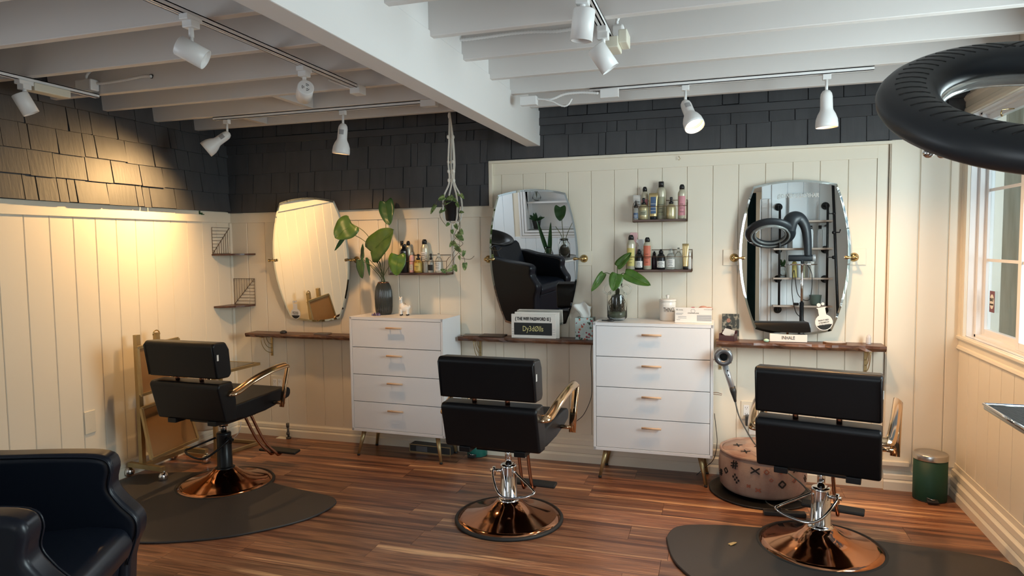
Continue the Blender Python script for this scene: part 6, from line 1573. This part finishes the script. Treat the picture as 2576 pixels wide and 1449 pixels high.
MB().cyl((1.20, 1.42, .02), (1.10, 1.42, 2.28), .014, n=12).build('pole', M['blackm'], t, world=True)
MB().lathe([(.13, .001), (.13, .015), (.02, .025)], (1.20, 1.42, 0), 28).build('base', M['blackm'], t, world=True)
for z, a in ((1.92, 2.6), (1.73, .3), (1.48, 3.0)):
    d = Vector((math.cos(a), math.sin(a) * .3, 0))
    p_ = Vector((1.115, 1.42, z)); MB().tube([p_, p_ + d * .055, p_ + d * .062 + Vector((0, 0, .03))], .006, 8).ell(p_, (.018, .018, .018), 12, 8).build('hook', M['blackm'], t, world=True)
b = MB(); n = 60; vs = []
for i in range(n + 1):
    x = .325 + .09 * i / n; y_ = .60 + .014 * math.sin(i * 1.05)
    vs += [(x, y_, .02), (x, y_, 2.25)]
b.add(vs, [(2 * i, 2 * i + 2, 2 * i + 3, 2 * i + 1) for i in range(n)], True)
o = single('door_curtain', b, M['curtain'], 'dark green curtain drawn beside the doorway, seen in the right mirror', 'curtain'); o.modifiers.new('s', 'SOLIDIFY').thickness = .003
# niche plants behind the shampoo chair (middle mirror)
def potplant(x, y_, z, label, kind):
    t = thing('potted_plant', label, 'plant', (x, y_, z), 0)
    if kind == 'pot':
        MB().lathe([(.045, 0), (.062, .10), (.066, .102), (.066, .12), (.058, .12), (.05, .10)], n=28).build('pot', M['charger'], t)
        for k in range(7):
            a = k * .9; leaf(MB(), (0, 0, .11), (.12 * math.cos(a), .06 * math.sin(a), .17 + .03 * (k % 3)), .05, (math.cos(a), .5, 1)).build('leaf', M['leafd'], t)
    elif kind == 'vase':
        MB().lathe([(.03, 0), (.055, .01), (.065, .05), (.045, .10), (.022, .125), (.024, .15), (.020, .15), (.018, .125), (.041, .098), (.061, .05), (.03, .012)], n=28).build('vase', M['glass'], t)
        for k in range(6):
            a = k * 1.05; MB().tube(smooth([(0, 0, .04), (.02 * math.cos(a), .02 * math.sin(a), .16), (.06 * math.cos(a), .04 * math.sin(a), .24), (.09 * math.cos(a), .05 * math.sin(a), .21)], 5), .002, 5).build('stem', M['stem'], t)
            leaf(MB(), (.06 * math.cos(a), .04 * math.sin(a), .24), (.10 * math.cos(a), .05 * math.sin(a), .19), .025, (0, 1, .5)).build('leaf', M['leafd'], t)
    return t
potplant(-2.49, YLF - .16, 1.2805, 'rooting cutting in a clear round vase, upper niche shelf', 'vase')
potplant(-2.51, YLF - .16, .8805, 'dark grey potted succulent on the niche sill', 'pot')
t = thing('plant_table', 'small round glass-topped table behind the shampoo chair', 'table', (-1.92, .62, 0))
TT = .68
MB().lathe([(.01, TT - .012), (.24, TT - .012), (.245, TT - .006), (.24, TT), (.01, TT)], n=36).build('table_top', M['clearplastic'], t)
MB().lathe([(.238, TT - .022), (.25, TT - .022), (.25, TT + .003), (.245, TT + .003)], n=36, caps=False).build('rim', M['whitem'], t)
for k in range(3):
    a = 2 * PI * k / 3; MB().cyl((.20 * math.cos(a), .20 * math.sin(a), TT - .015), (.22 * math.cos(a), .22 * math.sin(a), .001), .010, n=10).build('leg', M['whitem'], t)
t = thing('moss_jar', 'large glass jar packed with moss holding a tall single leaf', 'jar', (-1.84, .64, TT + .0015))
MB().lathe([(.06, 0), (.072, .01), (.074, .17), (.055, .205), (.050, .215), (.055, .24), (.050, .24), (.045, .212), (.070, .168), (.068, .012)], n=30).build('jar', M['glass'], t)
MB().ell((0, 0, .09), (.064, .064, .080), 20, 12).build('moss', M['roots'], t)
for e_ in ((-.02, .02, .62), (.12, .0, .45), (-.10, 0, .40)):
    MB().tube(smooth([(0, 0, .12), (e_[0] * .3, 0, .28), (e_[0], e_[1], e_[2])], 5), .004, 6).build('stem', M['stem'], t)
leaf(MB(), (-.02, .03, .64), (-.03, .05, .47), .15, (0, 1, .2), heart=.2).build('leaf', M['leafd'], t)
t = thing('snake_plant_vase', 'small glass vase with two upright snake plant leaves', 'plant', (-2.04, .66, TT + .0015))
MB().lathe([(.03, 0), (.05, .015), (.06, .06), (.04, .12), (.045, .15), (.040, .15), (.036, .12), (.055, .06), (.03, .018)], n=28).build('vase', M['glass'], t)
for a, b_ in (((.0, 0, .03), (-.13, .02, .50)), ((.01, 0, .03), (.05, .02, .46))): leaf(MB(), a, b_, .055, (0, 1, 0), heart=0, fold=.2, curl=.02).build('leaf', M['leafd'], t)
single('laundry_bin', MB().lathe([(.15, .001), (.16, .01), (.16, .70), (.155, .71), (.02, .71)], (-2.62, .25, 0), 32), M['black'], 'tall black bin behind the shampoo chair', 'bin')
